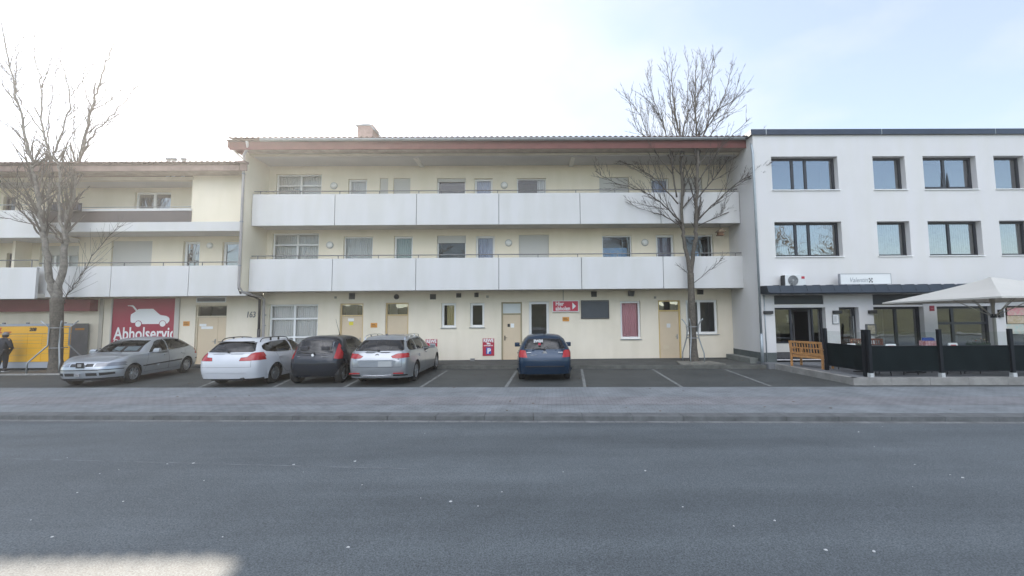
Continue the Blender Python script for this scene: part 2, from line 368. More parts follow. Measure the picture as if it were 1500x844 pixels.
# white bay lines
LM = M('worn line paint', (.235, .24, .23), .8, .6, 7, alt=(.085, .09, .086))
for (p, q) in (((615,568),(655,543)), ((740,570),(757,543)), ((859,570),(852,540.5)), ((1001,568),(956,541)), ((1130,566),(1061,541)), ((500,569),(545,546)), ((395,569),(440,549)), ((290,568),(345,546))):
    A, B = G(*p), G(*q); A.y = max(A.y, SW(A.x)+.02)
    d = (B-A).normalized(); n = Vector((-d.y, d.x, 0))*.045; z = Vector((0, 0, .001))
    mb = MB(); mb.quad(A-n+z, B-n+z, B+n+z, A+n+z) if False else mb.quad(A+n+z, A-n+z, B-n+z, B+n+z); struct('parking_line', mb, LM)
# faint seam along the road
A, B = G(-40, 671, ROADZ), G(600, 687, ROADZ); mb = MB(); d = (B-A).normalized(); n = Vector((-d.y, d.x, 0))*.012; z = Vector((0, 0, .004)); mb.quad(A+n+z, A-n+z, B-n+z, B+n+z)
struct('road_seam', mb, M('road seam', (.175, .19, .198), .85, .5, 5))
# raised walk along the facade
WK = lambda x: 16.16-.075*x
WZ = .125
PAVE = M('walk asphalt', (.066, .068, .062), .9, .4, 1.6, bump=.5, bscale=70)
mb = MB(); xs = [-4.2+i*(9.1+4.2)/14 for i in range(15)]
mb.prism([(x, WK(x)+.12) for x in xs]+[(9.1, 18.6), (-4.2, 18.6)], -.1, WZ); struct('walkway', mb, PAVE)
mb = MB(); x = -4.2
while x < 8.9:
    a, b = x+.004, min(x+.996, 9.0); mb.prism([(a, WK(a)), (b, WK(b)), (b, WK(b)+.118), (a, WK(a)+.118)], -.1, WZ+.004); x += 1
struct('walkway_kerb', mb, M('walk kerb', (.12, .12, .105), .9, .4, 3, bump=.4))
mb = MB(); mb.prism([(-60, 17.7), (-4.205, 17.55), (-4.205, 18.6), (-60, 18.6)], -.1, .09); struct('wall_strip', mb, PAVE)
# cafe terrace
TZ = .2
TC = [(9.02, 15.35), (9.12, 11.72), (26, 10.9), (26, 19), (8.9, 19), (8.9, 15.9)]
mb = MB(); mb.prism([(9.20, 15.3), (9.29, 11.93), (26, 11.12), (26, 19), (8.8, 19), (8.8, 15.35)], -.1, TZ-.012); struct('terrace', mb, M('terrace slabs', (.17, .175, .18), .85, .3, 1.5, bump=.2))
mb = MB()
def wallrun(p, q, w, seg):
    p, q = Vector(p), Vector(q); L = (q-p).length; d = (q-p)/L; n = Vector((-d.y, d.x))*w; k = max(1, int(L/seg))
    for i in range(k):
        a, b = p+d*(L*i/k+.004), p+d*(L*(i+1)/k-.004); mb.prism([tuple(a), tuple(b), tuple(b+n), tuple(a+n)], -.12, TZ)
wallrun((9.02, 15.35), (9.12, 11.72), .17, 1.0); wallrun((9.12, 11.715), (26, 10.9), .2, 1.0)
struct('terrace_kerb', mb, concrete)
# tree pits
mb = MB(); c = G(82, 546); mb.prism([(c.x-1.3, c.y-.55), (c.x+1.1, c.y-.6), (c.x+1.0, c.y+.8), (c.x-1.3, c.y+.8)], -.05, .03); struct('tree_pit', mb, M('bare soil', (.085, .07, .05), .95, .5, 7, bump=1, bscale=30))
mb = MB(); mb.prism([(c.x-1.4, c.y-.66), (c.x+1.2, c.y-.71), (c.x+1.2, c.y-.60), (c.x-1.4, c.y-.55)], -.05, .05); struct('pit_edging', mb, concrete)
c1 = G(1017, 532.5, WZ)
mb = MB(); mb.prism([(c1.x-.75, c1.y-.5), (c1.x+1.0, c1.y-.55), (c1.x+.8, c1.y+.45), (c1.x-.55, c1.y+.45)], .1, WZ+.05); struct('tree_pit', mb, M('pit stones', (.2, .19, .16), .95, .45, 5, bump=.8, bscale=25))

# ------------------------------------------------------------------ main apartment building
YW, YP = 18.2, 17.1
XL, XR = -11.82, 8.88
main = thing('apartment_building', 'long cream apartment block with two full width white balconies above a painted ground floor', 'apartment building')
ZG0 = .05
def RB(x0, y0, x1, zb, y1=None):   # pixel top and sides on the wall, given bottom height
    a, b, c, d = RC(x0, y0, x1, y1 or y0+30, YW); return (a, b, zb, d)
holes = []; todo = []
def W_(h, **k): holes.append(h); todo.append((h, k))
F2, F1 = 6.14, 3.37
S2, S1 = 6.95, 4.18
# top floor
W_(RB(404, 255, 471, F2), mull=(.53,), trans=(.79,), t=.07, cur=.9, sill=False)
W_(RB(510, 262.5, 537.5, F2), t=.08, cur=1, sill=False)
W_(RB(556, 261, 568.5, S2), shutter=1.); W_(RB(576, 261, 601, S2), shutter=1.)
W_(RB(640, 261, 682, S2), shutter=.12, t=.055)
W_(RB(695, 261.5, 721.5, F2), t=.09, cur=1, cmat=curtb, sill=False)
W_(RB(757, 261, 800, S2), t=.055, cur=.8, half=-.3, sash=1.35)
W_(RB(878, 259.5, 921.5, S2), shutter=1.)
W_(RB(954, 261, 980, F2), t=.08, cur=1, cmat=curtb, sill=False)
W_(RB(1001, 260, 1029, S2), shutter=1.)
# middle floor
W_(RB(398.5, 341.5, 467, F1), mull=(.52,), trans=(.79,), t=.07, cur=1, sill=False)
W_(RB(503, 346.5, 546, S1), t=.06, cur=1)
W_(RB(577, 346, 604.5, F1), t=.08, cur=1, cmat=M('greenish curtain', (.42, .5, .47), .9), sill=False)
W_(RB(640, 345, 682.5, S1), shutter=.22, t=.055)
W_(RB(697, 345.5, 724.5, F1), t=.09, cur=1, cmat=curtb, sill=False)
W_(RB(760, 344, 804, S1), shutter=1.)
W_(RB(882, 345, 925.5, S1), t=.055, sash=1.32, cloth=(.02, .9, .36))
W_(RB(961, 344, 987.5, F1), t=.1, cur=1, cmat=curtl, sill=False)
W_(RB(1002, 344, 1045, S1), t=.055, sash=1.25, cloth=(.3, .55, .5))
# ground floor glazed door unit, windows
W_(RC(392.7, 446, 465, 531, YW), mull=(.5,), trans=(.43, .75), t=.075, cur=1, cmat=M('white blind', (.78, .76, .74), .9), sill=False)
W_(RC(646.5, 444, 668, 480, YW), t=.1, cur=1, half=-.7, cmat=M('yellow curtain', (.55, .47, .25), .9))
W_(RC(688.5, 444, 709.5, 479.5, YW), t=.1)
W_(RC(775, 441.7, 804.5, 529, YW), t=.11, sill=False)
W_(RC(909, 441, 938.5, 496.5, YW), t=.09, cur=.93, cmat=M('pink blind', (.72, .38, .42), .85))
W_(RC(1005, 439.5, 1051.5, 489.5, YW), t=.1, mull=(.44,), cur=.4, half=.3)
dl = []
for px in ((497, 444.5, 531.5, 530), (564, 443.5, 598, 530), (734.4, 442.6, 764.8, 528.5), (965, 440, 997.6, 525.5)):
    h = RC(*px, YW); h = (h[0], h[1], WZ+.004 if px[0] > 600 else .1, h[3]); holes.append(h); dl.append(h)
mb = MB(); 
z_split = 3.2
wall_holes(mb, XL, XR+.3, 3.25, 9.2, YW, [h for h in holes if h[2] > 3.2], .3); mb.cur = 1
wall_holes(mb, XL, XR+.3, ZG0, 3.25, YW, [h for h in holes if h[2] < 3.2], .3); mb.cur = 0
mb.box(XL-.06, XL, 16.7, YW, 3.17, 9.1); mb.box(XL-.06, XL, YW+.002, 27, ZG0, 9.1); mb.box(XR+.31, XR+.4, YW+.3, 27, ZG0, 9.1); mb.box(XL-.05, XR+.4, 27, 27.2, ZG0, 9.4)
mb.build('wall', [cream, creamg], main)
for h, k in todo: window(main, h, YW, **k)
def opened(h, a, side=1):      # open casement leaf swung inwards
    z0, z1 = h[2]+.06, h[3]-.08; w = (h[1]-h[0])*.42; x0 = h[1]-.08 if side > 0 else h[0]+.08
    return None
# ground-floor dark painted plinth
mb = MB(); mb.box(XL+.02, XR-.02, YW-.012, YW-.002, WZ-.02, WZ+.035); mb.build('plinth', M('plinth', (.09, .09, .085), .9, .3, 4), main)
# doors
def door(par, h, Y, trans=.68, fmat=None, dmat=None, glassm=None, handle=1, leaf2=None, rec=.09, tcur=None):
    a, b, c, d = h; zt = c+(d-c)*trans if trans < 1 else d
    mb = MB(); t = .06; mb.box(a, a+t, Y+rec-.03, Y+rec+.08, c, d); mb.box(b-t, b, Y+rec-.03, Y+rec+.08, c, d); mb.box(a+t, b-t, Y+rec-.03, Y+rec+.08, d-t, d)
    mb.box(a+t, b-t, Y+rec-.028, Y+rec+.075, zt-.03, zt+.03)
    for zz in (c+.25, zt-.25): mb.cyl((a+.03, Y+rec-.04, zz), .014, .1)
    fr = mb.build('door', fmat or doorf, par)
    m2 = MB(); m2.box(a+t+.004, b-t-.004 if not leaf2 else a+t+(b-a-2*t)*leaf2-.004, Y+rec, Y+rec+.05, c+.005, zt-.035)
    if leaf2: m2.box(a+t+(b-a-2*t)*leaf2+.004, b-t-.004, Y+rec, Y+rec+.05, c+.005, zt-.035)
    m2.build('door_leaf', dmat or doorm, fr, bevel=.006)
    m3 = MB(); hx = (a+t+.09) if handle < 0 else (b-t-.09 if not leaf2 else a+t+(b-a-2*t)*leaf2-.09); hz = c+.98
    m3.box(hx-.022, hx+.022, Y+rec-.012, Y+rec, hz-.12, hz+.09); m3.tube([(hx, Y+rec-.012, hz), (hx, Y+rec-.06, hz), (hx+.11*(-handle), Y+rec-.06, hz)], .010, 6)
    m3.build('handle', black if handle < 0 else steel, fr)
    if trans < 1:
        m4 = MB(); m4.quad((a+t, Y+rec+.03, zt+.03), (b-t, Y+rec+.03, zt+.03), (b-t, Y+rec+.03, d-t), (a+t, Y+rec+.03, d-t)); m4.build('transom_pane', glassm or GLR, fr)
        room_box(fr, a+t, b-t, zt+.03, d-t, Y+rec+.09, .7)
        if tcur:
            m5 = MB(); m5.quad((a+t+(b-a)*tcur[0], Y+rec+.14, zt), (a+t+(b-a)*tcur[1], Y+rec+.14, zt), (a+t+(b-a)*tcur[1], Y+rec+.14, d), (a+t+(b-a)*tcur[0], Y+rec+.14, d)); m5.build('curtain', curt, fr)
    m6 = MB(); m6.quad((a, Y+rec+.1, c), (a, Y+rec+.1, zt), (b, Y+rec+.1, zt), (b, Y+rec+.1, c)); m6.build('backing', dark, fr)
    return fr
d1 = door(main, dl[0], YW, .79, tcur=(.1, .6)); d2 = door(main, dl[1], YW, .79, tcur=(.05, .4))
d3 = door(main, dl[2], YW, .795, fmat=M('olive door frame', (.34, .29, .18), .6), handle=-1, glassm=M('frosted pane', (.55, .58, .56), .35)); d4 = door(main, dl[3], YW, .82, fmat=M('yellow door frame', (.62, .45, .17), .55), tcur=(.0, .8))
def sticker(px, Y, mat, name, par):
    a, b, c, d = RC(*px, Y); mb = MB(); mb.box(a, b, Y-.006, Y-.002, c, d); return mb.build(name, mat, par)
YD = YW+.09
yel = M('yellow paper', (.72, .62, .05), .7)
sticker((510, 466.5, 518.5, 470.5), YD, signwhite, 'notice', d1); sticker((511.5, 471.5, 517.5, 476.5), YD, yel, 'notice', d1)
sticker((743.5, 474.5, 747, 479), YD, black, 'notice', d3); sticker((748, 474, 753.2, 480), YD, signwhite, 'notice', d3)
sticker((976.5, 474, 982, 480), YD, M('pale sticker', (.62, .62, .6), .6), 'notice', d4); sticker((972, 506, 980, 511), YD, M('tan sticker', (.62, .52, .36), .6), 'notice', d4)
# vents under the balcony
for px in ((511.5, 429.5, 520, 438.5), (630, 431, 638.7, 438.7), (668.5, 429.7, 675.6, 436), (695, 429, 701, 435.3), (866, 427, 874, 435), (1021, 424.5, 1030, 431.5)):
    a, b, c, d = RC(*px, YW); mb = MB(); frame_mb(mb, a, b, c, d, YW-.03, .018, .03)
    n = 6
    for i in range(n): z = c+.02+(d-c-.04)*i/n; mb.prism([(YW-.026, z), (YW-.008, z+.02), (YW-.006, z+.02), (YW-.024, z)], a+.018, b-.018, 'x')
    mb.box(a+.016, b-.016, YW-.006, YW-.001, c+.016, d-.016); mb.build('vent', M('vent metal', (.09, .09, .085), .6), main)
p = U(581, 434.8, YW); mb = MB(); mb.lathe([(0, -.05), (.1, -.05), (.115, -.03), (.115, 0)], p, 'y', 20); mb.build('vent', black, main)
p = U(924, 430, YW); mb = MB(); mb.prism([(p.x-.13, p.z-.11), (p.x+.1, p.z-.13), (p.x+.14, p.z+.1), (p.x-.12, p.z+.11)], p.y-.16, p.y-.002, 'y'); mb.build('floodlight', M('floodlight', (.05, .05, .05), .4), main)
# round wall lamps
lampm = M('opal lamp', (.74, .73, .68), .35)
for px in ((489.4, 272.5), (738.7, 271.7), (483.4, 359.3), (745, 356), (944.6, 355.5)):
    p = U(*px, YW); mb = MB(); mb.lathe([(0, -.10), (.09, -.09), (.13, -.055), (.14, -.02), (.14, 0)], p, 'y', 24); o = mb.build('wall_lamp', lampm, main, smooth=True)
    mb = MB(); mb.lathe([(.14, -.03), (.155, -.03), (.155, 0), (.14, 0)], p, 'y', 24); mb.build('ring', zinc, o)
for px in ((491.6, 436), (714, 434.5), (959.5, 436)):
    p = U(*px, YW); mb = MB(); mb.lathe([(0, -.09), (.03, -.08), (.045, -.04), (.045, 0)], p, 'y', 14); mb.box(p.x-.05, p.x+.05, YW-.02, YW-.002, p.z-.05, p.z+.05); mb.build('wall_lamp', M('small lamp', (.38, .36, .31), .5), main, smooth=False)
# big dark board beside the sign
a, b, c, d = RC(851, 440, 892, 467, YW); mb = MB(); mb.box(a+.04, b-.04, YW-.02, YW-.002, c+.04, d-.04); bo = mb.build('wall_board', M('dark board', (.055, .065, .075), .4, .2, 3), main)
mb = MB(); frame_mb(mb, a, b, c, d, YW-.045, .035, .043); mb.build('frame', M('board frame', (.05, .05, .055), .5), bo)
a, b, c, d = RC(824.3, 425, 825.7, 441, YW); mb = MB(); mb.box(a, b, YW-.02, YW-.002, c, d); mb.build('cable_duct', M('duct', (.42, .39, .32), .7), main)
a, b, c, d = RC(690, 525, 695, 531, YW); mb = MB(); mb.box(a-.02, b+.02, YW-.1, YW-.014, c, d); mb.build('wall_tap_box', M('tap box', (.2, .2, .19), .6), main)
# balconies
def balcony(par, z0, z1, joints, xl, xr, rail_z, Y=YP, soff=.05, back=YW, gap=.012, rail=True, name='balcony'):
    mb = MB(); mb.box(xl+.02, xr-.02, Y+.102, back-.001, z0+soff, z0+soff+.17); s = mb.build(name, M('balcony concrete', (.50, .48, .43), .9, .12, 1.4), par)
    ed = [xl]+list(joints)+[xr]
    for i in range(len(ed)-1):
        mb = MB(); mb.box(ed[i]+gap, ed[i+1]-gap, Y, Y+.10, z0, z1); mb.build('parapet_panel', whitep, s, bevel=.008)
    mb = MB(); mb.box(xl+.03, xr-.03, Y+.035, Y+.065, z0+.02, z1-.01); mb.build('parapet_core', M('panel joint', (.10, .10, .11), .8), s)
    if rail:
        mb = MB(); mb.tube([(xl+.05, Y+.06, rail_z), (xr-.05, Y+.06, rail_z)], .021, 8)
        n = max(2, int((xr-xl)/1.7))
        for i in range(n+1): x = xl+.3+(xr-xl-.6)*i/n; mb.box(x-.015, x+.015, Y+.055, Y+.075, z1-.06, rail_z)
        mb.build('handrail', M('rail steel', (.17, .17, .17), .5, metal=.5), s)
    return s
balcony(main, 5.935, 7.28, [U(x, 300, YP).x for x in (490.6, 610, 730.7, 849.6, 967.6)], XL+.03, XR, 7.42)
balcony(main, 3.165, 4.52, [U(x, 400, YP).x for x in (486.6, 609, 730.7, 852, 971.8)], XL+.02, XR+.06, 4.66)
# cream beam, ceiling, roof
zb = U(800, 228, 17.0).z; zt = 9.05
mb = MB(); mb.box(XL, XR, 16.86, 17.12, zb, zt-.12); mb.build('eaves_beam', M('beam render', (.55, .50, .40), .9, .12, 1.2, streak=.1), main)
mb = MB(); mb.box(XL, XR, 17.12, YW-.001, zb+.03, zb+.2); mb.box(XL+.1, XR-.1, 16.99, 17.115, zb-.025, zb-.002); cl = mb.build('ceiling', M('grey ceiling', (.45, .44, .42), .9, .1, .8), main)
mb = MB()
for px in (613, 838): x = U(px, 240, 17.6).x; mb.box(x-.09, x+.09, 17.13, 18.15, zb-.06, zb+.028)
mb.build('ceiling_joist', M('joist', (.58, .56, .50), .8), main)
mb = MB(); mb.box(XL, XR, 16.45, 16.9, 8.96, 9.0); mb.build('soffit', M('soffit boards', (.36, .29, .22), .85, .3, 3), main)
def corr_roof(par, xl, xr, y0, z0, y1, sl, gut=True, name='roof'):
    mb = MB(); n = int((xr-xl)/.045); vs = []
    for i in range(n+1):
        x = xl+(xr-xl)*i/n; q = .028*math.cos(2*math.pi*x/.23)
        vs += [(x, y0, z0+q), (x, y1, z0+q+(y1-y0)*sl), (x, y0, z0+q-.03)]
    fs = []
    for i in range(n): a, b = 3*i, 3*i+3; fs += [(a, b, b+1, a+1), (a+2, b+2, b, a)]
    mb.add(vs, fs); mb.box(xl+.05, xr-.05, y0+.12, y0+.5, z0-.10, z0-.035)
    mb.quad((xl, y1, z0+(y1-y0)*sl), (xr, y1, z0+(y1-y0)*sl), (xr, y1+(y1-y0), z0), (xl, y1+(y1-y0), z0))
    return mb.build(name, tile, par)
RZ = 9.36
rf = corr_roof(main, -12.45, 9.05, 16.22, RZ, 22, .27)
mb = MB(); mb.box(-12.32, 9.0, 16.40, 16.45, 8.93, RZ-.10); mb.build('fascia', redf, rf)
mb = MB(); mb.box(-12.36, -12.32, 16.36, 22, 9.0, RZ-.06); mb.build('bargeboard', redf, rf)
mb = MB()   # half-round gutter
vs = []; fs = []; n = 9
for x in (-11.0, 9.15):
    for k in range(n): q = math.pi*k/(n-1); vs.append((x, 16.30+.075*math.cos(q), RZ-.06-.075*math.sin(q)))
for k in range(n-1): fs.append((k, k+1, n+k+1, n+k))
mb.add(vs, fs); mb.box(-11.0, 9.15, 16.218, 16.232, RZ-.075, RZ-.045); mb.build('gutter', zinc, rf)
# chimney
p = U(538.5, 203, 19.6); w = .36
mb = MB(); mb.box(p.x-w, p.x+w, 19.3, 20.1, 9.9, p.z+.55); ch = mb.build('chimney', M('chimney brick', (.34, .23, .20), .9, .3, 9, bump=.4, bscale=30), rf)
for zz in (.18, .3): pass
mb = MB(); zc = p.z+.55; mb.prism([(p.x-w-.1, zc+.0), (p.x+w-.14, zc+.02), (p.x+w+.14, zc-.26), (p.x+w+.10, zc-.30), (p.x+w-.12, zc-.05), (p.x-w-.1, zc-.05)], 19.25, 20.15, 'y')
mb.prism([(p.x+.26*math.cos(math.pi*k/10), zc+.01+.12*math.sin(math.pi*k/10)) for k in range(11)], 19.4, 20.0, 'y'); mb.build('chimney_cap', zinc, ch)
# downpipes at the left corner
mb = MB(); x = U(365, 330, 17.0).x
mb.tube([(-11.55, 16.3, RZ-.12), (-11.6, 16.45, RZ-.35), (-11.83, 16.55, 8.75), (-11.86, 16.63, 8.5), (-11.86, 16.63, 3.35), (-11.83, 16.8, 3.14), (-11.75, 17.7, 3.0), (-11.68, 17.95, 2.9), (-11.68, 18.02, .3), (-11.68, 18.02, .1)], .05, 10); mb.build('downpipe', M('brownish pipe', (.42, .39, .38), .6, .1, 3), main, smooth=True)
mb = MB(); mb.tube([(-12.14, 17.05, 8.2), (-12.14, 17.05, 3.3), (-12.1, 17.1, 3.12), (-12.0, 17.8, 3.0), (-11.92, 18.03, 2.86), (-11.92, 18.05, 1.6)], .05, 10)
mb.tube([(-11.92, 18.05, 1.6), (-11.92, 18.05, .1)], .062, 10); mb.build('downpipe', M('dark pipe', (.07, .065, .065), .55, .1, 3), main, smooth=True)
mb = MB(); 
for z in (8.0, 6.0, 4.2): mb.cyl((-11.86, 16.63, z), .062, .05)
for z in (2.2, 1.75): mb.cyl((-11.68, 18.02, z), .062, .05)
mb.build('pipe_bracket', zinc, main)
mb = MB(); mb.tube([(-12.3, 16.6, 9.0), (-12.0, 16.98, 8.6)], .035, 6); mb.build('eaves_strut', M('strut', (.4, .38, .35), .7), main)
settle(main, (-1.5, 18.2, 0))

# ------------------------------------------------------------------ left building
left = thing('apartment_building', 'lower cream building left of the long block, with a brown balcony panel', 'apartment building')
lh = []; lt = []
def WL(h, **k): lh.append(h); lt.append((h, k))
def RL(x0, y0, x1, zb): a, b, c, d = RC(x0, y0, x1, y0+30, YW); return (a, b, zb, d)
XA, XB = -34., XL-.07
WL(RL(197, 281, 250, 6.75), mull=(.5,), t=.09, gl=GLR, cur=.2)
WL(RL(4, 288, 22.5, 5.9), fm=M('brown frame', (.12, .1, .09), .5), sill=False)
WL(RL(-60, 285, -30, 6.7), t=.08)
WL(RL(58, 360, 115, 3.9), mull=(.33, .66), t=.07, shutter=.3, cur=.9)
WL(RL(163, 353, 222.5, 3.85), shutter=1.)
WL(RL(268, 353.5, 292.5, 3.2), t=.1, gl=GLR, cur=1, half=.5, cmat=M('brown curtain', (.13, .08, .09), .9), sill=False)
WL(RL(325.5, 354, 351.5, 3.2), t=.1, gl=GLR, sill=False)
WL(RL(9, 371, 21, 3.2), fm=anth, sill=False)
dh = RC(285, 446.5, 331, 533, YW); dh = (dh[0], dh[1], .095, dh[3]); lh.append(dh)
mb = MB(); wall_holes(mb, XA, XB, 3.1, 8.2, YW, [h for h in lh if h[2] > 3], .3); mb.cur = 1
wall_holes(mb, XA, XL-.002, .0, 3.1, YW, [dh], .3); mb.cur = 0
a, _, c, d = RC(281, 250, 360, 326, YP)
mb.box(a, XB-.02, YP, YW-.002, 5.78, 8.12)      # solid bay at the right of the loggia
# recess side wall far left middle floor
q = U(22, 370, 17.5); mb.box(U(22, 370, 17.7).x-.02, U(22, 370, 17.7).x+.1, 17.62, YW-.002, 3.1, 5.5)
mb.build('wall', [cream, creamg], left)
for h, k in lt: window(left, h, YW, **k)
door_l = door(left, dh, YW, .80, fmat=M('pale door frame', (.58, .50, .36), .55), leaf2=.70, glassm=GL)
sticker((292.5, 474.5, 302.5, 478), YD, signwhite, 'notice', door_l); sticker((295, 478.3, 312, 482), YD, signwhite, 'notice', door_l)
a, b, c, d = RC(288, 435.5, 331.5, 443.2, YW); mb = MB(); frame_mb(mb, a, b, c, d, YW-.02, .04, .05); v = mb.build('vent', pvc, left)
mb = MB(); mb.quad((a+.04, YW-.004, c+.04), (b-.04, YW-.004, c+.04), (b-.04, YW-.004, d-.04), (a+.04, YW-.004, d-.04))
for i in range(5): z = c+.05+(d-c-.1)*i/5; mb.prism([(YW-.018, z), (YW-.006, z+.025), (YW-.004, z+.025), (YW-.016, z)], a+.04, b-.04, 'x')
mb.build('slats', zinc, v)
p = U(308, 360, YW); mb = MB(); mb.lathe([(0, -.10), (.09, -.09), (.13, -.055), (.14, -.02), (.14, 0)], p, 'y', 24); mb.build('wall_lamp', lampm, left, smooth=True)
# middle balcony (two heights) and top loggia
j = [U(x, 410, YP).x for x in (-35, 162, 276)]
s = balcony(left, 3.0, 4.27, j[1:], U(52, 410, YP).x, XB+.02, 4.42, rail=True)
xq = U(52, 410, YP).x
balcony(left, 2.92, 4.20, [j[0]], XA, U(53, 410, 16.75).x, 4.5, Y=16.75)
za, zc_ = U(150, 339.5, YP).z, U(150, 326, YP).z
x0 = U(64, 330, YP).x
mb = MB(); mb.box(x0, XB-.04, YP-.03, YW-.002, za, zc_-.004); sl_ = mb.build('balcony', M('slab edge', (.60, .595, .585), .75, .05, .8, streak=.05), left)
x1 = U(281, 320, YP).x
z1, z2, z3 = U(180, 325.5, YP).z, U(180, 309.5, YP).z, U(180, 306, YP).z
mb = MB(); mb.box(x0+.02, x1-.01, YP-.02, YP+.05, z1, z2); mb.build('parapet_panel', brownp, sl_)
mb = MB(); mb.box(x0, x1-.005, YP-.04, YP+.09, z2+.002, z3); mb.build('parapet_cap', whitep, sl_)
rz = U(200, 303, YP).z
mb = MB(); mb.tube([(x0, YP+.05, rz), (x1, YP+.05, rz)], .018, 8); mb.tube([(XA, 16.8, rz+.02), (x0-.1, 16.8, rz+.02)], .018, 8); mb.build('handrail', steel, sl_)
c, d = U(30, 348.3, 16.75).z, U(30, 308, 16.75).z
mb = MB(); mb.box(XA, U(61, 330, 16.75).x, 16.75, 16.82, c, d); mb.box(XA, U(61, 330, 16.75).x, 16.83, YW-.002, c+.05, c+.22); mb.build('balcony', whitep, left)
# planter rack on loggia cap
# eaves
e0 = U(200, 264, YP).z; 
mb = MB(); mb.box(XA, x1, YP, YP+.2, e0, 8.05); mb.build('eaves_beam', M('beam render', (.55, .50, .40)), left)
mb = MB(); mb.box(XA, x1+.1, YP+.2, YW-.002, e0+.03, 8.0); mb.build('ceiling', M('grey ceiling', (.45, .44, .42)), left)
lr = corr_roof(left, XA, -11.885, 16.3, 8.40, 22.5, .22)
mb = MB(); mb.box(XA, -11.93, 16.45, 16.5, 8.08, 8.30); mb.build('fascia', M('grey brown fascia', (.27, .185, .155), .8, .3, 2), lr)
mb = MB(); mb.box(XA, -11.93, 16.5, YP+.02, 8.1, 8.14); mb.build('soffit', M('soffit boards', (.36, .29, .22)), left)
mb = MB(); mb.box(-11.884, -11.60, 16.30, 16.55, 8.36, 8.44); mb.box(-11.884, -11.62, 16.45, 16.5, 8.08, 8.355); mb.build('eaves_return', M('grey brown fascia', (.24, .12, .10)), lr)
for px in (247, 255, 269):
    p = U(px, 235.5, 19.0); mb = MB(); mb.tube([(p.x, 19, 8.5), (p.x, 19, p.z+.02)], .07, 10); mb.lathe([(.0, .14), (.11, .13), (.13, .06), (.1, .02)], p, 'z', 12); mb.build('roof_vent', zinc, lr)
# ground-floor red band and piers
a, b, c, d = RC(-40, 439, 133, 456.5, 17.9); mb = MB(); mb.box(XA, b, 17.86, YW-.002, c, d); mb.build('red_band', M('dark red band', (.20, .028, .035), .6, .15, 2), left)
a, b, c, d = RC(145, 437, 150.5, 535, YW); mb = MB(); mb.box(a, b, YW-.04, YW-.002, .09, d); mb.build('pier', M('pier', (.46, .42, .35), .9, .1, 2), left)
a, b, c, d = RC(122, 475, 143, 505, YW); 
settle(left, (-20, 18.2, 0))
# house number
hn = text('163', .36, .012, .006, .12, .78); p = U(360.5, 465, YW); at(hn, p.x, YW-.014, p.z); hn.v = [(x, y, z) for x, y, z in hn.v]
o = hn.build('house_number', M('number metal', (.17, .165, .16), .5)); tag(o, 'dark metal house number 163 on the pale wall beside the downpipes', 'house number')

# ------------------------------------------------------------------ white building on the right
YR = 15.9
wb = thing('apartment_building', 'white flat roofed building with anthracite windows above a cafe', 'building')
XW = 8.9; XE = 30.
wh = []
r1 = [(1129.6, 229.5, 1226, 278.3), (1278, 229, 1324.8, 277.7), (1351.2, 228.4, 1428.5, 277), (1455, 228, 1499, 276.5)]
r2 = [(1136.4, 325, 1235.5, 376), (1287.3, 324.5, 1335.5, 375), (1362.3, 323.5, 1441.5, 374), (1467.6, 323, 1513, 373)]
H1 = [RC(*r, YR) for r in r1]; H2 = [RC(*r, YR) for r in r2]
for A, B in zip(H1, H2):
    A_ = ((A[0]+B[0])/2, (A[1]+B[1])/2); 
    wh.append((*A_, sum(h[2] for h in H1)/4, sum(h[3] for h in H1)/4)); wh.append((*A_, sum(h[2] for h in H2)/4, sum(h[3] for h in H2)/4))
dx = wh[4][0]-wh[0][0]
for s_ in (4.6, 7.2, 10.2):    # further bays to the right, partly out of frame
    for k in (0, 1): h = wh[6+k]; wh.append((h[0]+s_-2.2 if False else h[0]+s_, h[0]+s_+1.9, h[2], h[3]))
ZB = .26
gz = [RC(*r, YR) for r in ((1136.5, 451, 1211, 530), (1231, 450, 1260, 528), (1281.5, 449, 1355.5, 524), (1374.5, 448.5, 1457, 518), (1474.5, 448, 1560, 510))]
ztop = sum(g[3] for g in gz)/5
gh = [(gz[0][0], gz[0][1], ZB+.02, ztop), (gz[1][0], gz[1][1], ZB+.02, ztop), (gz[2][0], gz[2][1], .62, ztop), (gz[3][0], gz[3][1], .62, ztop), (gz[4][0], gz[4][1], .62, ztop)]
ph = [(gz[0][0], gz[0][1]-.05, ztop+.12, U(1170, 432.5, YR).z), (gz[2][0], gz[2][1], ztop+.07, U(1310, 431, YR).z), ]
TOP = 9.25
mb = MB(); wall_holes(mb, XW, XE, ZB, TOP, YR, wh+gh+ph, .24)
zq = U(1110, 516, YR).z-.02
mb.quad((XW, 27, zq), (XW, 27, TOP), (XW, YR, TOP), (XW, YR, zq)) if False else mb.quad((XW, YR, ZB), (XW, YR, TOP), (XW, 27, TOP), (XW, 27, ZB))
mb.quad((XW, YR, TOP), (XE, YR, TOP), (XE, 27, TOP), (XW, 27, TOP)); mb.quad((XE, YR, ZB), (XE, 27, ZB), (XE, 27, TOP), (XE, YR, TOP))
mb.build('wall', whiter, wb)
mb = MB(); mb.box(XW-.012, XW+.02, YR-.015, YW+.2, -.05, .56); mb.box(XW+.021, gh[0][0]-.01, YR-.015, YR-.002, -.05, .56)
mb.build('plinth', M('dark plinth', (.10, .115, .11), .9, .35, 2), wb)
mb = MB(); mb.box(XW-.35, XW-.02, YR+.3, YW+.1, -.05, .32); mb.build('light_well', M('light well', (.20, .21, .19), .9, .3, 2), wb)
mb = MB()
xcap = [XW-.12]+[U(x, 195, YR-.08).x for x in (1122.6, 1292, 1459)]+[XE]
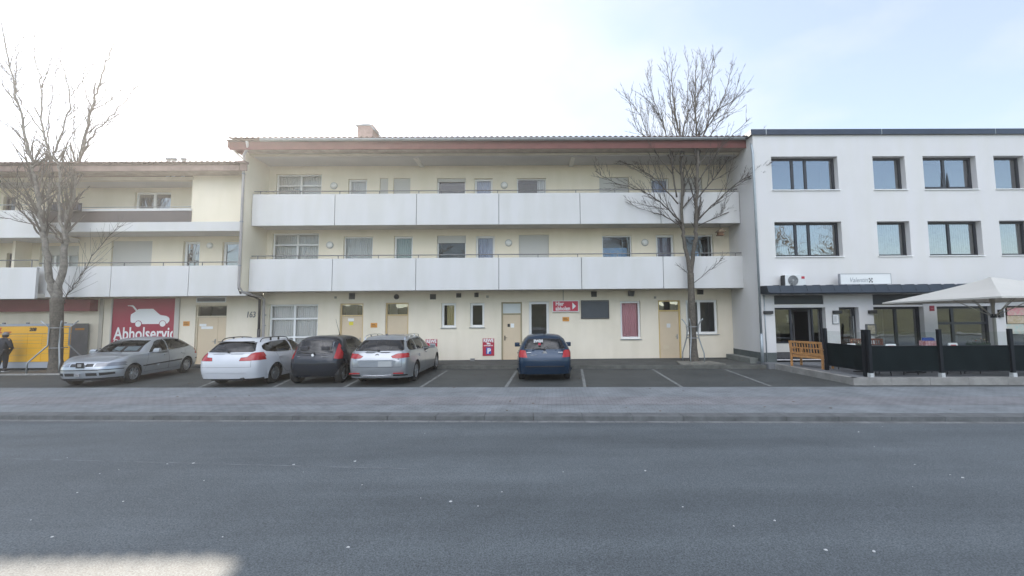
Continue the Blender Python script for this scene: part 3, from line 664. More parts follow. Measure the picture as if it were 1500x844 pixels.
for i in range(len(xcap)-1): mb.box(xcap[i]+.02, xcap[i+1]-.02, YR-.08, YR+.4, TOP-.02, TOP+.2)
cp = mb.build('parapet_cap', M('cap metal', (.03, .042, .065), .4, .2, 2, metal=.3), wb)
mb = MB()
for x in xcap[1:-1]: mb.box(x-.025, x+.025, YR-.07, YR+.38, TOP-.02, TOP+.205)
mb.build('cap_joint', steel, cp)
PALE = M('pale beige curtain', (.60, .55, .47), .9, .25, 6)
cfg = [dict(mull=(.36, .56)), dict(mull=(.36, .56), cur=1, cmat=PALE), {}, dict(cur=1, cmat=PALE), dict(mull=(.48,)), dict(mull=(.48,), cur=1, cmat=PALE), {}, dict(cur=1, cmat=PALE)]
for i, h in enumerate(wh):
    k = dict(cfg[i]) if i < len(cfg) else {}
    o = window(wb, h, YR, fm=anth, t=.085, rec=.21, gl=GLR, deep=.8, **k)
    if i == 4:     # two tilted sashes
        for q0, q1 in ((.06, .46), (.54, .97)):
            a, b = h[0]+(h[1]-h[0])*q0, h[0]+(h[1]-h[0])*q1; m2 = MB(); frame_mb(m2, a, b, h[2]+.1, h[3]-.09, YR+.2, .055, .05)
            m2.v = [(x, y+max(0, (z-h[2]-.1))*.09-.012, z) for x, y, z in m2.v]; m2.build('tilted_sash', anth, o)
# shopfront openings
shopdark = M('shop interior', (.09, .085, .075), .9)
o = window(wb, gh[1], YR, fm=anth, t=.08, rec=.19, gl=GLR, sill=False, deep=1.2, name='glass_door', rmat=shopdark)
mb = MB(); hx = gh[1][1]-.14; mb.tube([(hx, YR+.13, .95), (hx, YR+.13, 1.95)], .016, 8)
for z in (1.0, 1.9): mb.tube([(hx, YR+.13, z), (hx, YR+.2, z)], .01, 6)
mb.build('pull_handle', steel, o)
window(wb, gh[2], YR, fm=anth, t=.09, rec=.2, gl=GLR, mull=(.52,), deep=1.2, name='shop_window', rmat=shopdark, cur=.95, half=.34)
window(wb, gh[3], YR, fm=anth, t=.09, rec=.2, gl=GLR, mull=(.36,), trans=(.6,), deep=1.2, name='shop_window', rmat=shopdark)
window(wb, gh[4], YR, fm=anth, t=.07, rec=.2, gl=GLR, deep=1.2, name='shop_window', rmat=shopdark)
for h in ph:
    mb = MB(); mb.box(h[0]+.005, h[1]-.005, YR+.03, YR+.1, h[2]+.005, h[3]-.005); mb.build('blind_box', M('dark panel', (.03, .034, .036), .5, .15, 2), wb)
# entrance: shop window with counter, open doorway
a, b, c, d = gh[0]; ent = MB(); xm = a+(b-a)*.37; xn = a+(b-a)*.80
frame_mb(ent, a, b, c, d, YR+.19, .07, .07); ent.box(xm-.04, xm+.04, YR+.195, YR+.255, c, d-.07); ent.box(xn-.03, xn+.03, YR+.195, YR+.255, c, d-.07)
ent.box(a+.07, xm-.04, YR+.197, YR+.253, c+.62, c+.68)
ent = ent.build('entrance', anth, wb)
mb = MB(); mb.box(a+.07, xm-.045, YR+.21, YR+.25, c+.28, c+.615); mb.build('counter_panel', M('counter front', (.52, .5, .45), .7), ent)
mb = MB(); mb.box(a+.07, xm-.045, YR+.20, YR+.24, c+.02, c+.275)
for i in range(9): x = a+.1+(xm-a-.2)*i/8; mb.prism([(x, c+.03), (x+.02, c+.03), (x+.06, c+.27), (x+.04, c+.27)], YR+.185, YR+.198, 'y')
mb.build('kick_panel', M('kick panel', (.08, .08, .08), .6), ent)
mb = MB(); mb.quad((a+.07, YR+.225, c+.68), (xm-.04, YR+.225, c+.68), (xm-.04, YR+.225, d-.07), (a+.07, YR+.225, d-.07)); mb.quad((xn+.03, YR+.225, c+.07), (b-.07, YR+.225, c+.07), (b-.07, YR+.225, d-.07), (xn+.03, YR+.225, d-.07)); mb.build('pane', GLR, ent)
mb = MB(); frame_mb(mb, 0, .85, 0, d-c-.1, 0, .08, .05); 
mb.v = [(xn+.02-x*.28, YR+.27+x*.95, z+c+.02) for x, y, z in [(x, y, z) for x, y, z in mb.v]] if False else [(xn-.05-x*.25+y*.9, YR+.27+x*.95+y*.25, z+c+.02) for x, y, z in mb.v]
mb.build('open_door_leaf', M('leaf frame', (.2, .2, .2), .5), ent)
room_box(ent, a, b, c, d, YR+.26, 3.0, shopdark)
mb = MB(); mb.box(a+.15, xm+.1, YR+1.1, YR+1.6, c, c+1.05); mb.box(a+.2, xm+.4, YR+2.4, YR+2.8, c, c+1.5); mb.build('counter', M('counter', (.2, .15, .1), .6), ent)
mb = MB(); mb.box(xm+.02, xm+.26, YR+.5, YR+.53, c+1.4, c+1.75); mb.build('poster', M('entrance poster', (.35, .33, .30), .7, .6, 14), ent)
# canopy
zf0, zf1 = U(1180, 431, YR-.55).z, U(1180, 418.5, YR-.3).z
mb = MB(); ya, yb = YR-.55, YR-.44
mb.prism([(ya, zf0), (ya, zf0+.08), (yb, zf1), (YR-.001, zf1+.02), (YR-.001, zf0+.05), (ya+.06, zf0)], XW+.03, XE-2, 'x'); cn = mb.build('canopy', slate, wb)
mb = MB(); x = XW+.5
while x < XE-2: mb.tube([(x, ya-.005, zf0+.08), (x, yb-.003, zf1+.008), (x, YR-.05, zf1+.03)], .014, 4); x += .52
mb.build('standing_seam', slate, cn)
mb = MB(); mb.tube([(XW+.05, ya-.05, zf0+.05), (XE-2, ya-.05, zf0+.05)], .04, 8); mb.build('gutter', slate, cn)
for px in ((1118, 455.5, 1131, 460), (1219, 455, 1231.5, 459.5), (1271, 454.5, 1282.5, 459.5), (1461, 453.5, 1467, 465)):
    a, b, c, d = RC(*px, YR); mb = MB(); mb.box(a, b, YR-.09, YR-.002, c, d); mb.build('wall_light', M('wall light', (.03, .03, .03), .4), wb, bevel=.01)
# downpipe at the corner
mb = MB(); mb.tube([(9.05, 16.3, RZ-.12), (8.95, 16.1, RZ-.35), (XW-.06, YR+.0, 8.75), (XW-.06, YR-.07, 8.5), (XW-.06, YR-.07, 1.3)], .045, 10)
mb.tube([(XW-.06, YR-.07, 1.3), (XW-.06, YR-.07, .12)], .058, 10); mb.build('downpipe', M('zinc pipe', (.36, .40, .42), .45, .15, 4, metal=.4), wb, smooth=True)
mb = MB(); mb.tube([(XW+.14, YR-.03, zf0), (XW+.14, YR-.03, .2)], .02, 8); mb.build('drain_pipe', M('zinc pipe', (.36, .4, .42)), wb, smooth=True)
settle(wb, (14, YR, 0))
# ------------------------------------------------------------------ trees
BARK = M('bark', (.115, .10, .08), .95, .5, 14, bump=1., bscale=22)
BARK2 = M('pale bark', (.20, .185, .16), .95, .6, 8, bump=1., bscale=22)
TWIG = M('twig bark', (.075, .062, .05), .9, .3, 10)
def smooth_poly(pts, k=4):
    out = []
    for i in range(len(pts)-1):
        p0, p1, p2, p3 = pts[max(i-1, 0)], pts[i], pts[i+1], pts[min(i+2, len(pts)-1)]
        for j in range(k):
            t = j/k; out.append(.5*((2*p1)+(p2-p0)*t+(2*p0-5*p1+4*p2-p3)*t*t+(3*p1-p0-3*p2+p3)*t**3))
    out.append(pts[-1]); return out
def grow(mb, p, d, L, r, lvl, rnd, upb):
    n = max(3, int(L/.16)); pts = [p]; dd = d.normalized(); seg = L/n
    for i in range(n):
        dd = (dd+Vector((rnd.gauss(0, .05), rnd.gauss(0, .05), rnd.gauss(0, .04)+upb))).normalized(); pts.append(pts[-1]+dd*seg)
    rr = [max(.0046, r*(1-.7*i/n)) for i in range(n+1)]
    mb.tube(pts, rr, 5 if r > .012 else 4, cap=False)
    if lvl > 0: sprout(mb, pts, rr, lvl-1, rnd, .12, L*.40, upb, 1.5)
def sprout(mb, pts, rr, lvl, rnd, start, Lm, upb, dens=1.):
    tot = sum((pts[i+1]-pts[i]).length for i in range(len(pts)-1)); cnt = max(2, int(tot*dens*(2.8 if lvl else 6.0)))
    for c in range(cnt):
        f = start+(1-start)*(c+rnd.random())/cnt; i = min(len(pts)-2, int(f*(len(pts)-1)))
        t = (pts[i+1]-pts[i]).normalized(); a = Vector((rnd.gauss(0, 1), rnd.gauss(0, 1), rnd.gauss(0, .6))); a = (a-t*a.dot(t)).normalized()
        d = t*rnd.uniform(.8, 1.1)+a*rnd.uniform(.38, .68)+Vector((0, 0, .16))
        grow(mb, pts[i], d, Lm*rnd.uniform(.45, 1.)*(1.15-.72*f), max(.0062, rr[i]*.5), lvl, rnd, upb)
def tree(label, cat, base, Y, trunk, limbs, tr, seed, tmat, group=None):
    """trunk: pixel polyline on plane Y; limbs: (name, pixel polyline, depth at tip, start radius, end radius)"""
    rnd = random.Random(seed); root = thing('bare_tree', label, cat, group=group)
    tp = [U(x, y, Y) for x, y in trunk]; tp[0].z = base-.05
    mb = MB(); sp = smooth_poly(tp, 5); n = len(sp)-1
    rad = [tr[0]*(1.5 if i == 0 else 1.0+.35*max(0, 1-i/4))+(tr[1]-tr[0])*i/n+rnd.uniform(-.006, .006) for i in range(n+1)]
    mb.tube(sp, rad, 16); trk = mb.build('trunk', BARK, root, smooth=True)
    crown = MB()
    for px, dy, ra, rb, lv in limbs:
        tt = .82 if tmat is BARK2 else 1.; ra, rb = ra*tt, rb*tt; k = len(px)-1; pts = [U(x, y, Y+dy*(i/k)**1.2) for i, (x, y) in enumerate(px)]
        sp = smooth_poly(pts, 5); n = len(sp)-1
        for q in range(2, n): sp[q] = sp[q]+Vector((rnd.gauss(0, .012), rnd.gauss(0, .03), rnd.gauss(0, .012)))
        rb = max(rb, .0075); ra = ra*.82 if ra < .05 else ra; rr = [ra+(rb-ra)*(i/n)**.8 for i in range(n+1)]
        b = MB(); b.tube(sp, rr, 10 if ra > .05 else 7); b.build('limb', tmat if ra > .05 else TWIG, root, smooth=True)
        L = sum((sp[i+1]-sp[i]).length for i in range(n)); sprout(crown, sp, rr, lv, rnd, .22, min(1.9, .5*L), .03, dens=1.75)
    print(label[:20], 'crown faces', len(crown.f))
    crown.build('twigs', TWIG, root, smooth=True); settle(root, (tp[0].x, Y, base)); return root
def C(ox, oy, s, pts): return [(ox+x/s, oy+y/s) for x, y in pts]
c1f = lambda pts: C(870, 70, 3.015, pts)
T1Y = 16.75
rt1 = tree('tall bare tree on the walk before the main block, near the white building', 'tree', WZ, T1Y,
  [(1017, 531), (1015, 500), (1013, 439), (1011.5, 400)],
  [([(1011.5, 404), (1004, 362)]+c1f([(390, 790), (388, 600), (383, 450), (375, 370), (355, 270), (345, 150), (343, 60)]), .8, .095, .010, 2),
   ([(1011.5, 404), (1017, 362)]+c1f([(452, 790), (455, 600), (460, 450), (455, 380), (447, 270), (450, 150), (454, 60)]), -.5, .10, .010, 2),
   (c1f([(388, 775), (330, 715), (230, 640), (100, 600), (5, 545)]), -1.0, .045, .008, 1),
   (c1f([(388, 790), (300, 740), (180, 712), (40, 680)]), .9, .035, .007, 1),
   (c1f([(372, 690), (280, 590), (190, 530), (90, 492)]), 1.0, .04, .008, 1),
   (c1f([(366, 660), (340, 500), (300, 425), (200, 370), (150, 200)]), .6, .045, .008, 2),
   (c1f([(350, 540), (310, 350), (280, 290), (215, 210)]), -1.0, .035, .007, 2),
   (c1f([(384, 470), (400, 340), (435, 250), (500, 130), (530, 30)]), 1.1, .04, .007, 2),
   (c1f([(452, 770), (520, 700), (620, 610), (700, 560), (785, 505)]), -.9, .045, .008, 1),
   (c1f([(452, 790), (560, 740), (640, 712), (710, 690)]), .8, .03, .007, 1),
   (c1f([(454, 670), (540, 565), (640, 440), (770, 395)]), .9, .04, .008, 1),
   (c1f([(458, 500), (490, 380), (530, 290), (620, 230), (668, 185)]), -1.1, .04, .008, 2),
   (c1f([(458, 450), (500, 330), (515, 160), (540, 20)]), .7, .035, .007, 2),
   (c1f([(456, 600), (520, 500), (570, 430), (690, 310)]), -.8, .035, .008, 2),
   (c1f([(372, 430), (345, 300), (335, 160), (320, 60)]), -.6, .03, .006, 2),
   (c1f([(455, 400), (530, 310), (590, 170), (612, 70)]), .5, .03, .006, 2),
   (c1f([(384, 560), (398, 450), (415, 300), (412, 200), (420, 60)]), .3, .03, .006, 2), (c1f([(455, 500), (440, 380), (455, 250), (480, 120), (478, 30)]), .9, .03, .006, 2),
   (c1f([(358, 500), (300, 330), (255, 190), (228, 115)]), .5, .03, .006, 2), (c1f([(462, 470), (540, 350), (600, 260), (645, 140)]), .2, .03, .006, 2), (c1f([(350, 560), (260, 440), (205, 300), (140, 215)]), -.3, .03, .006, 1),
   ([(1016, 415), (1035, 400), (1052, 385), (1059, 378)], -.7, .016, .006, 0),
   ([(1011, 404), (1001, 395), (990, 388)], -.5, .012, .005, 0)],
  (.155, .125), 5, BARK)
T2Y = 16.45
b1 = lambda pts: C(0, 250, 2.725, pts); b2 = lambda pts: C(0, 40, 3.836, pts)
GZ = -.004
rt2 = tree('large forked bare tree beside the yellow parcel lockers', 'tree', GZ, T2Y,
  [(82.5, 546), (82, 520), (83, 480), (83, 437)],
  [(b1([(225, 515), (198, 430), (180, 290), (165, 180), (150, 90), (130, 0)])+b2([(180, 750), (130, 570), (80, 330), (28, 90), (15, -20)]), -.8, .16, .012, 2),
   (b1([(228, 515), (240, 435), (260, 280), (275, 150), (298, 50), (310, 0)])+b2([(460, 700), (520, 460), (545, 370), (600, 200), (640, 90)]), .7, .165, .012, 2),
   (b1([(180, 300), (186, 200), (196, 100), (205, 0)])+b2([(290, 750), (240, 560), (235, 340), (200, 180), (195, 0)]), .9, .10, .010, 2),
   (b1([(262, 275), (245, 210), (236, 100), (240, 0)])+b2([(310, 720), (365, 540), (395, 390), (340, 160), (360, 10)]), -.9, .075, .009, 2),
   (b1([(250, 290), (195, 225), (150, 170), (90, 120), (10, 50)]), 1.0, .06, .012, 1),
   (b1([(258, 528), (268, 500), (320, 420), (405, 295), (480, 220)]), -1.0, .034, .008, 0),
   (b1([(172, 270), (120, 200), (75, 130), (70, 20), (75, -20)]), -1.0, .055, .010, 1),
   (b1([(85, 140), (40, 80), (0, 40), (-50, -10)]), -1.2, .03, .009, 1),
   (b1([(170, 230), (90, 205), (0, 187), (-60, 180)]), -1.1, .03, .009, 1),
   (b2([(475, 690), (520, 610), (600, 520), (690, 430), (790, 315)]), -.8, .05, .008, 1),
   (b2([(520, 465), (600, 420), (700, 350), (840, 320)]), .8, .035, .007, 1),
   (b2([(520, 470), (480, 360), (475, 250), (530, 200)]), .5, .03, .007, 1),
   (b2([(400, 385), (440, 330), (525, 210)]), .6, .03, .007, 1),
   (b2([(240, 590), (130, 440), (85, 340), (40, 250), (0, 215)]), .8, .035, .008, 2),
   (b2([(85, 330), (90, 210), (105, 60)]), .6, .03, .007, 2),
   (b2([(235, 340), (270, 240), (310, 110)]), -.6, .03, .007, 1),
   (b2([(100, 450), (50, 380), (0, 290), (-60, 230)]), -.5, .03, .007, 1),
   (b2([(270, 745), (275, 600), (280, 450), (300, 300), (330, 230)]), .4, .03, .006, 2), (b2([(345, 750), (380, 640), (470, 530), (500, 470)]), .6, .03, .006, 2), (b2([(150, 700), (110, 600), (40, 560), (0, 520)]), .3, .03, .006, 2),
   (b2([(500, 600), (560, 545), (660, 500), (740, 480)]), -.3, .03, .006, 1), (b2([(415, 750), (420, 600), (415, 450), (425, 380)]), .2, .025, .006, 2),
   (b1([(250, 290), (228, 240), (200, 215)]), -.2, .05, .03, 0)],
  (.20, .185), 9, BARK2)
def guard(label, base, spread, h, kinked, splay_top):
    root = thing('tree_guard', label, 'tree guard')
    for k in range(4):
        q = math.pi/4+k*math.pi/2+.15; c, s = math.cos(q), math.sin(q); mb = MB(); r = .24
        if kinked: pr = [(spread, 0), (spread, .35), (r, .95), (r, h-.25), (r+.18, h)]
        else: pr = [(spread+.12, 0), (spread+.12, .42), (r+.03, 1.05), (r+.03, h-.3), (r+.25, h-.05)]
        mb.tube(smooth_poly([Vector((c*a, s*a, z)) for a, z in pr], 2) if kinked else [Vector((c*a, s*a, z)) for a, z in pr], .026, 8); mb.build('guard_bar', steel, root, smooth=True)
    for z in ((.95, h-.32)):
        mb = MB(); mb.tube([(math.cos(2*math.pi*i/20)*.255, math.sin(2*math.pi*i/20)*.255, z) for i in range(21)], .015, 6); mb.build('ring', steel, root, smooth=True)
    root.location = base; return root
p = U(1016, 531, T1Y); guard('steel tree guard on the walk around the slimmer trunk', (p.x, T1Y, WZ+.04), .42, 1.72, True, .1)
p = U(82.5, 546, T2Y); guard('weathered steel tree guard around the thick trunk by the yellow lockers', (p.x, T2Y, .02), .62, 2.05, False, .2)

# ------------------------------------------------------------------ cars
tyre = M('tyre rubber', (.018, .018, .018), .85, .2, 30); rimm = M('alloy', (.46, .47, .48), .32, metal=.8); seal = M('window seal', (.012, .012, .012), .5)
interior = M('car interior', (.05, .05, .055), .85); lens_r = M('red lens', (.33, .008, .010), .15, coat=.4); lens_c = M('clear lens', (.16, .17, .19), .08, coat=1., spec=.8)
chrome = M('chrome', (.75, .75, .76), .12, metal=1); platem = M('blank plate', (.60, .61, .60), .5)
CG = glass('car glass', (.42, .47, .47), 1.65); CGD = glass('tinted car glass', (.10, .10, .13), 1.7)
def paint(name, c, metal=.0, rough=.28):
    if name in MATS: return MATS[name]
    m = M(name, c, rough, .03, 1.5, metal=metal, coat=.7 if max(c) > .1 else .35); t = m.node_tree; N = t.nodes.new; b = t.nodes['Principled BSDF']; o = t.nodes['Material Output']
    g = N('ShaderNodeNewGeometry'); d = N('ShaderNodeBsdfDiffuse'); d.inputs[0].default_value = (.04, .04, .042, 1); mx = N('ShaderNodeMixShader')
    t.links.new(g.outputs['Backfacing'], mx.inputs[0]); t.links.new(b.outputs[0], mx.inputs[1]); t.links.new(d.outputs[0], mx.inputs[2]); t.links.new(mx.outputs[0], o.inputs[0]); return m
def spl(rows, k):
    """rows: list of Vectors -> chord-length cubic, k samples per segment"""
    n = len(rows); d = [max(1e-4, (rows[i+1]-rows[i]).length) for i in range(n-1)]; T = []
    for i in range(n):
        if i == 0: T.append((rows[1]-rows[0])/d[0])
        elif i == n-1: T.append((rows[-1]-rows[-2])/d[-1])
        else: T.append(((rows[i]-rows[i-1])/d[i-1]*d[i]+(rows[i+1]-rows[i])/d[i]*d[i-1])/(d[i-1]+d[i]))
    out = []
    for i in range(n-1):
        for j in range(k):
            t = j/k; h = d[i]; a = 2*t**3-3*t*t+1; b = t**3-2*t*t+t; c = -2*t**3+3*t*t; e = t**3-t*t
            out.append(rows[i]*a+T[i]*(b*h)+rows[i+1]*c+T[i+1]*(e*h))
    out.append(rows[-1]); return out
def car(label, S, pm, loc, rz, group='cars parked before the building'):
    ft = S.get('ft', 1.)
    L, Wd, H = S['L'], S['W'], S['H']; hw = Wd/2; V = Vector
    (xc, zc), (xw, zw), (xr, zr), (xg, zg), zh = S['cowl'], S['wtop'], S['rear'], S['glass'], S['hood']; rw = S.get('rw', .66); b0, b1 = S['belt']; zl = S.get('zl', .74)
    Cc = [(.10, .20), (.02, .44), (.07, zh), ((.07+xc)/2-.05, zh*.3+zc*.7), (xc, zc), ((xc+xw)/2-.02, (zc+zw)/2+.035), (xw, zw), ((xw+xr)/2, H), (xr, zr), (xg, zg), (L-.03, zl), (L, .50), (L-.08, .24)]
    dx = [.07, .06, .09, .03, .13, .13, .12, 0, -.04, -.05, -.04, -.05, -.05]; yf = [.6, .62, .64, .68, .74, .72, rw+.02, rw, rw-.01, rw+.06, .74, .76, .72]; dz = [0, 0, -.01, -.03, -.03, -.04, -.045, -.06, -.05, -.01, 0, 0, 0]
    E = [V((Cc[i][0]+dx[i], yf[i]*hw, Cc[i][1]+dz[i])) for i in range(13)]
    bx = [.34, .26, .34, .66, xc+.14, xc+.14+(xw-xc)*.55, xw+.15, (xw+xr)/2, xr-.1, xg-.18, L-.17, L-.15, L-.2]
    bz = [.2, .44, zh-.02, zc-.12, b0, b0+.01, b0+.02, (b0+b1)/2, b1, min(b1, zg), zl, .50, .24]; by = [.86, .88, .9, .93, .945, .945, .945, .945, .935, .91, .9, .91, .86]
    B = [V((bx[i], by[i]*hw, bz[i])) for i in range(13)]
    xm = [xc+.18, xc+.22+(xw-xc)*.55, xw+.2, (xw+xr)/2, xr-.15]
    Mx = [.45, .45, .55, .85]+xm+[L-.5, L-.38, L-.33, L-.36]; Mz = [.2, .41, .58, .62, .63, .64, .65, .66, .67, .66, .6, .45, .22]; My = [.93, .955, .97, .985, 1, 1, 1, 1, 1, .985, .97, .955, .93]
    Lx = [.55, .58, .68, .95]+xm+[L-.6, L-.5, L-.46, L-.48]; Lz = [.2, .33, .4, .39, .38, .37, .37, .37, .38, .38, .37, .33, .21]; Ly = [.95, .965, .97, .98, .985, .985, .985, .985, .985, .975, .97, .96, .94]
    Sx = [.62, .68, .8, 1.02]+xm+[L-.75, L-.62, L-.56, L-.55]; Sy = [.94, .945, .945, .945]+[.95]*5+[.945]*4
    for arr in (E, B):
        for i in range(3): arr[i].y *= ft
    rows = [[V((x, 0, z)) for x, z in Cc], [V(((Cc[i][0]*.72+E[i].x*.28), E[i].y*.52, Cc[i][1]*.72+E[i].z*.28)) for i in range(13)], E, B, [V((Mx[i], My[i]*hw, Mz[i])) for i in range(13)], [V((Lx[i], Ly[i]*hw, Lz[i])) for i in range(13)], [V((Sx[i], Sy[i]*hw, .2)) for i in range(13)]]
    ku, kv = 4, 3; U_ = [spl(r, ku) for r in rows]; nu = len(U_[0]); grid = []
    for i in range(nu):
        col = [U_[j][i] for j in range(7)]; col = [V((col[1].x, -col[1].y, col[1].z))]+col; s = spl(col, kv)[kv:]
        s[0].y = 0; grid.append(s)
    nv = len(grid[0]); bm = bmesh.new(); vv = [[bm.verts.new(p) for p in r] for r in grid]
    for i in range(nu-1):
        for j in range(nv-1): bm.faces.new((vv[i][j], vv[i+1][j], vv[i+1][j+1], vv[i][j+1]))
    bm.normal_update()
    if sum(f.normal.z*f.calc_area() for f in bm.faces if f.calc_center_median().z > .8) < 0:
        bmesh.ops.reverse_faces(bm, faces=bm.faces[:]); bm.normal_update()
    def cut(poly, ax, filt, mat, ins=0., insmat=1, dele=False):
        fs = [f for f in bm.faces if filt(f)]; n = len(poly)
        ar = sum(poly[i][0]*poly[(i+1) % n][1]-poly[(i+1) % n][0]*poly[i][1] for i in range(n))
        if ar < 0: poly = poly[::-1]
        for i in range(n):
            p, q = poly[i], poly[(i+1) % n]; co = V((0, 0, 0)); no = V((0, 0, 0)); co[ax[0]], co[ax[1]] = p; no[ax[0]], no[ax[1]] = q[1]-p[1], -(q[0]-p[0]); no.normalize()
            geom = list({v for f in fs for v in f.verts})+list({e for f in fs for e in f.edges})+fs
            r = bmesh.ops.bisect_plane(bm, geom=geom, dist=1e-5, plane_co=co, plane_no=no)
            fs = [f for f in r['geom'] if isinstance(f, bmesh.types.BMFace) and (f.calc_center_median()-co).dot(no) < 1e-6]
        if dele: bmesh.ops.delete(bm, geom=fs, context='FACES'); return
        for f in fs: f.material_index = mat
        if ins and fs:
            r = bmesh.ops.inset_region(bm, faces=fs, thickness=ins, use_boundary=False, use_even_offset=True)
            for f in r['faces']: f.material_index = insmat
        bm.normal_update()
    fwd, rr_ = S['foh'], S['foh']+S['wb']; wr = S['wr']
    side = lambda f: f.normal.y > .35 and f.calc_center_median().y > hw*.55
    ok = lambda f: f.material_index == 0
    for x in (fwd, rr_):
        ar = wr+.035; cut([(x+ar*math.cos(2*math.pi*k/24), wr+ar*math.sin(2*math.pi*k/24)) for k in range(24)], (0, 2), lambda f: f.calc_center_median().y > hw*.8 and f.normal.y > .2, 0, dele=True)
    # glazing: 2 side, 3 windscreen, 4 rear, lights 5/6, trim 7, door 8/9, bonnet 10, tailgate 11, bumpers 12/13
    for poly in S['side']: cut(poly, (0, 2), lambda f: side(f) and ok(f), 2, .018)
    yb = E[4].y-.02; yt = E[6].y-.05
    cut([(-.01, zc+.02), (yb, zc-.01), (yt, zw-.06), (-.01, zw-.03)], (1, 2), lambda f: f.normal.x < -.25 and f.calc_center_median().x > xc-.15 and f.calc_center_median().x < xw+.1 and ok(f), 3, .018)
    cut(S['rglass'], (1, 2), lambda f: f.normal.x > .2 and f.calc_center_median().x > xr-.15 and ok(f), 4, .018)
    for poly in S['tail']: cut(poly, (1, 2), lambda f: f.calc_center_median().x > L-S.get('tx', .36) and ok(f), 5)
    for poly in S.get('head', []): cut(poly, (1, 2), lambda f: f.calc_center_median().x < .55 and ok(f), 6)
    for poly in S.get('trim_r', []): cut(poly, (1, 2), lambda f: f.calc_center_median().x > L-.5 and ok(f), 7)
    for poly in S.get('trim_f', []): cut(poly, (1, 2), lambda f: f.calc_center_median().x < .5 and ok(f), 7)
    for poly in S.get('trim_s', []): cut(poly, (0, 2), lambda f: side(f) and ok(f), 7)
    for i, poly in enumerate(S['doors']): cut(poly, (0, 2), lambda f: side(f) and f.material_index in (0,), 8+min(i, 1), .007)
    zbt = S.get('zbump', .66)
    cut([(-.01, zbt), (hw*.80, zbt), (hw*.80, zg+.0), (-.01, zg)], (1, 2), lambda f: f.normal.x > .3 and f.calc_center_median().x > L-.6 and ok(f), 11, .007)
    cut([(-1, .1), (2, .1), (2, zbt), (-1, zbt)], (1, 2), lambda f: f.calc_center_median().x > L-.42 and ok(f), 13)
    cut([(-1, .1), (2, .1), (2, zh-.12), (-1, zh-.12)], (1, 2), lambda f: f.calc_center_median().x < .5 and ok(f), 12)
    cut([(.16, -.01), (xc-.05, -.01), (xc+.03, hw*.72), (.26, hw*.66)], (0, 1), lambda f: f.normal.z > .4 and f.calc_center_median().z < zc+.02 and ok(f), 10, .007)
    # sides carry one index, so mirror into separate right/left parts afterwards
    me = bpy.data.meshes.new('tmp'); 
    g = bmesh.ops.duplicate(bm, geom=bm.verts[:]+bm.edges[:]+bm.faces[:]); nf = [x for x in g['geom'] if isinstance(x, bmesh.types.BMFace)]; nvs = [x for x in g['geom'] if isinstance(x, bmesh.types.BMVert)]
    for v in nvs: v.co.y *= -1
    bmesh.ops.reverse_faces(bm, faces=nf); bmesh.ops.remove_doubles(bm, verts=[v for v in bm.verts if abs(v.co.y) < 1e-4], dist=2e-4)
    bm.normal_update(); bm.verts.index_update(); nrm = [v.normal.copy() for v in bm.verts]
    root = thing('parked_car', label, 'car', group=group)
    def part(name, idx, mat, par, sgn=0):
        fs = [f for f in bm.faces if f.material_index in idx and (sgn == 0 or f.calc_center_median().y*sgn > 0)]
        if not fs: return None
        ids = sorted({v.index for f in fs for v in f.verts}); mp = {k: i for i, k in enumerate(ids)}; bm.verts.ensure_lookup_table()
        m = bpy.data.meshes.new(name); m.from_pydata([bm.verts[i].co[:] for i in ids], [], [[mp[v.index] for v in f.verts] for f in fs])
        mats = mat if isinstance(mat, list) else [mat]
        for q in mats: m.materials.append(q)
        if len(mats) > 1: m.polygons.foreach_set('material_index', [1 if f.material_index == 1 else 0 for f in fs])
        m.polygons.foreach_set('use_smooth', [True]*len(fs)); m.update()
        m.normals_split_custom_set_from_vertices([nrm[i] for i in ids])
        o = bpy.data.objects.new(name, m); COL.objects.link(o); o.parent = par; return o
    body = part('body', (0, 1), [pm, seal], root)
    gs, gr, gw = S.get('gs', CG), S.get('gr', CG), CG
    part('windscreen', (3,), gw, root); part('rear_window', (4,), gr, root)
    for s in (1, -1):
        part('side_window', (2,), gs, root, s); part('taillight', (5,), S.get('lens', lens_r), root, s); part('headlight', (6,), lens_c, root, s)
        for k in (8, 9):
            d = part('door', (k,), pm, root, s)
            if d:
                poly = S['doors'][k-8]; xh = max(p[0] for p in poly)-.16; zz = S.get('hz', .80); mb = MB(); yy = hw*.985*s; mb.box(xh-.11, xh+.07, min(yy, yy+.035*s), max(yy, yy+.035*s), zz-.018, zz+.018); mb.build('handle', pm, d, bevel=.01)
    part('trim', (7,), black, root); part('bonnet', (10,), pm, root); part('tailgate', (11,), pm, root); part('front_bumper', (12,), pm, root); part('rear_bumper', (13,), S.get('bump', pm), root)
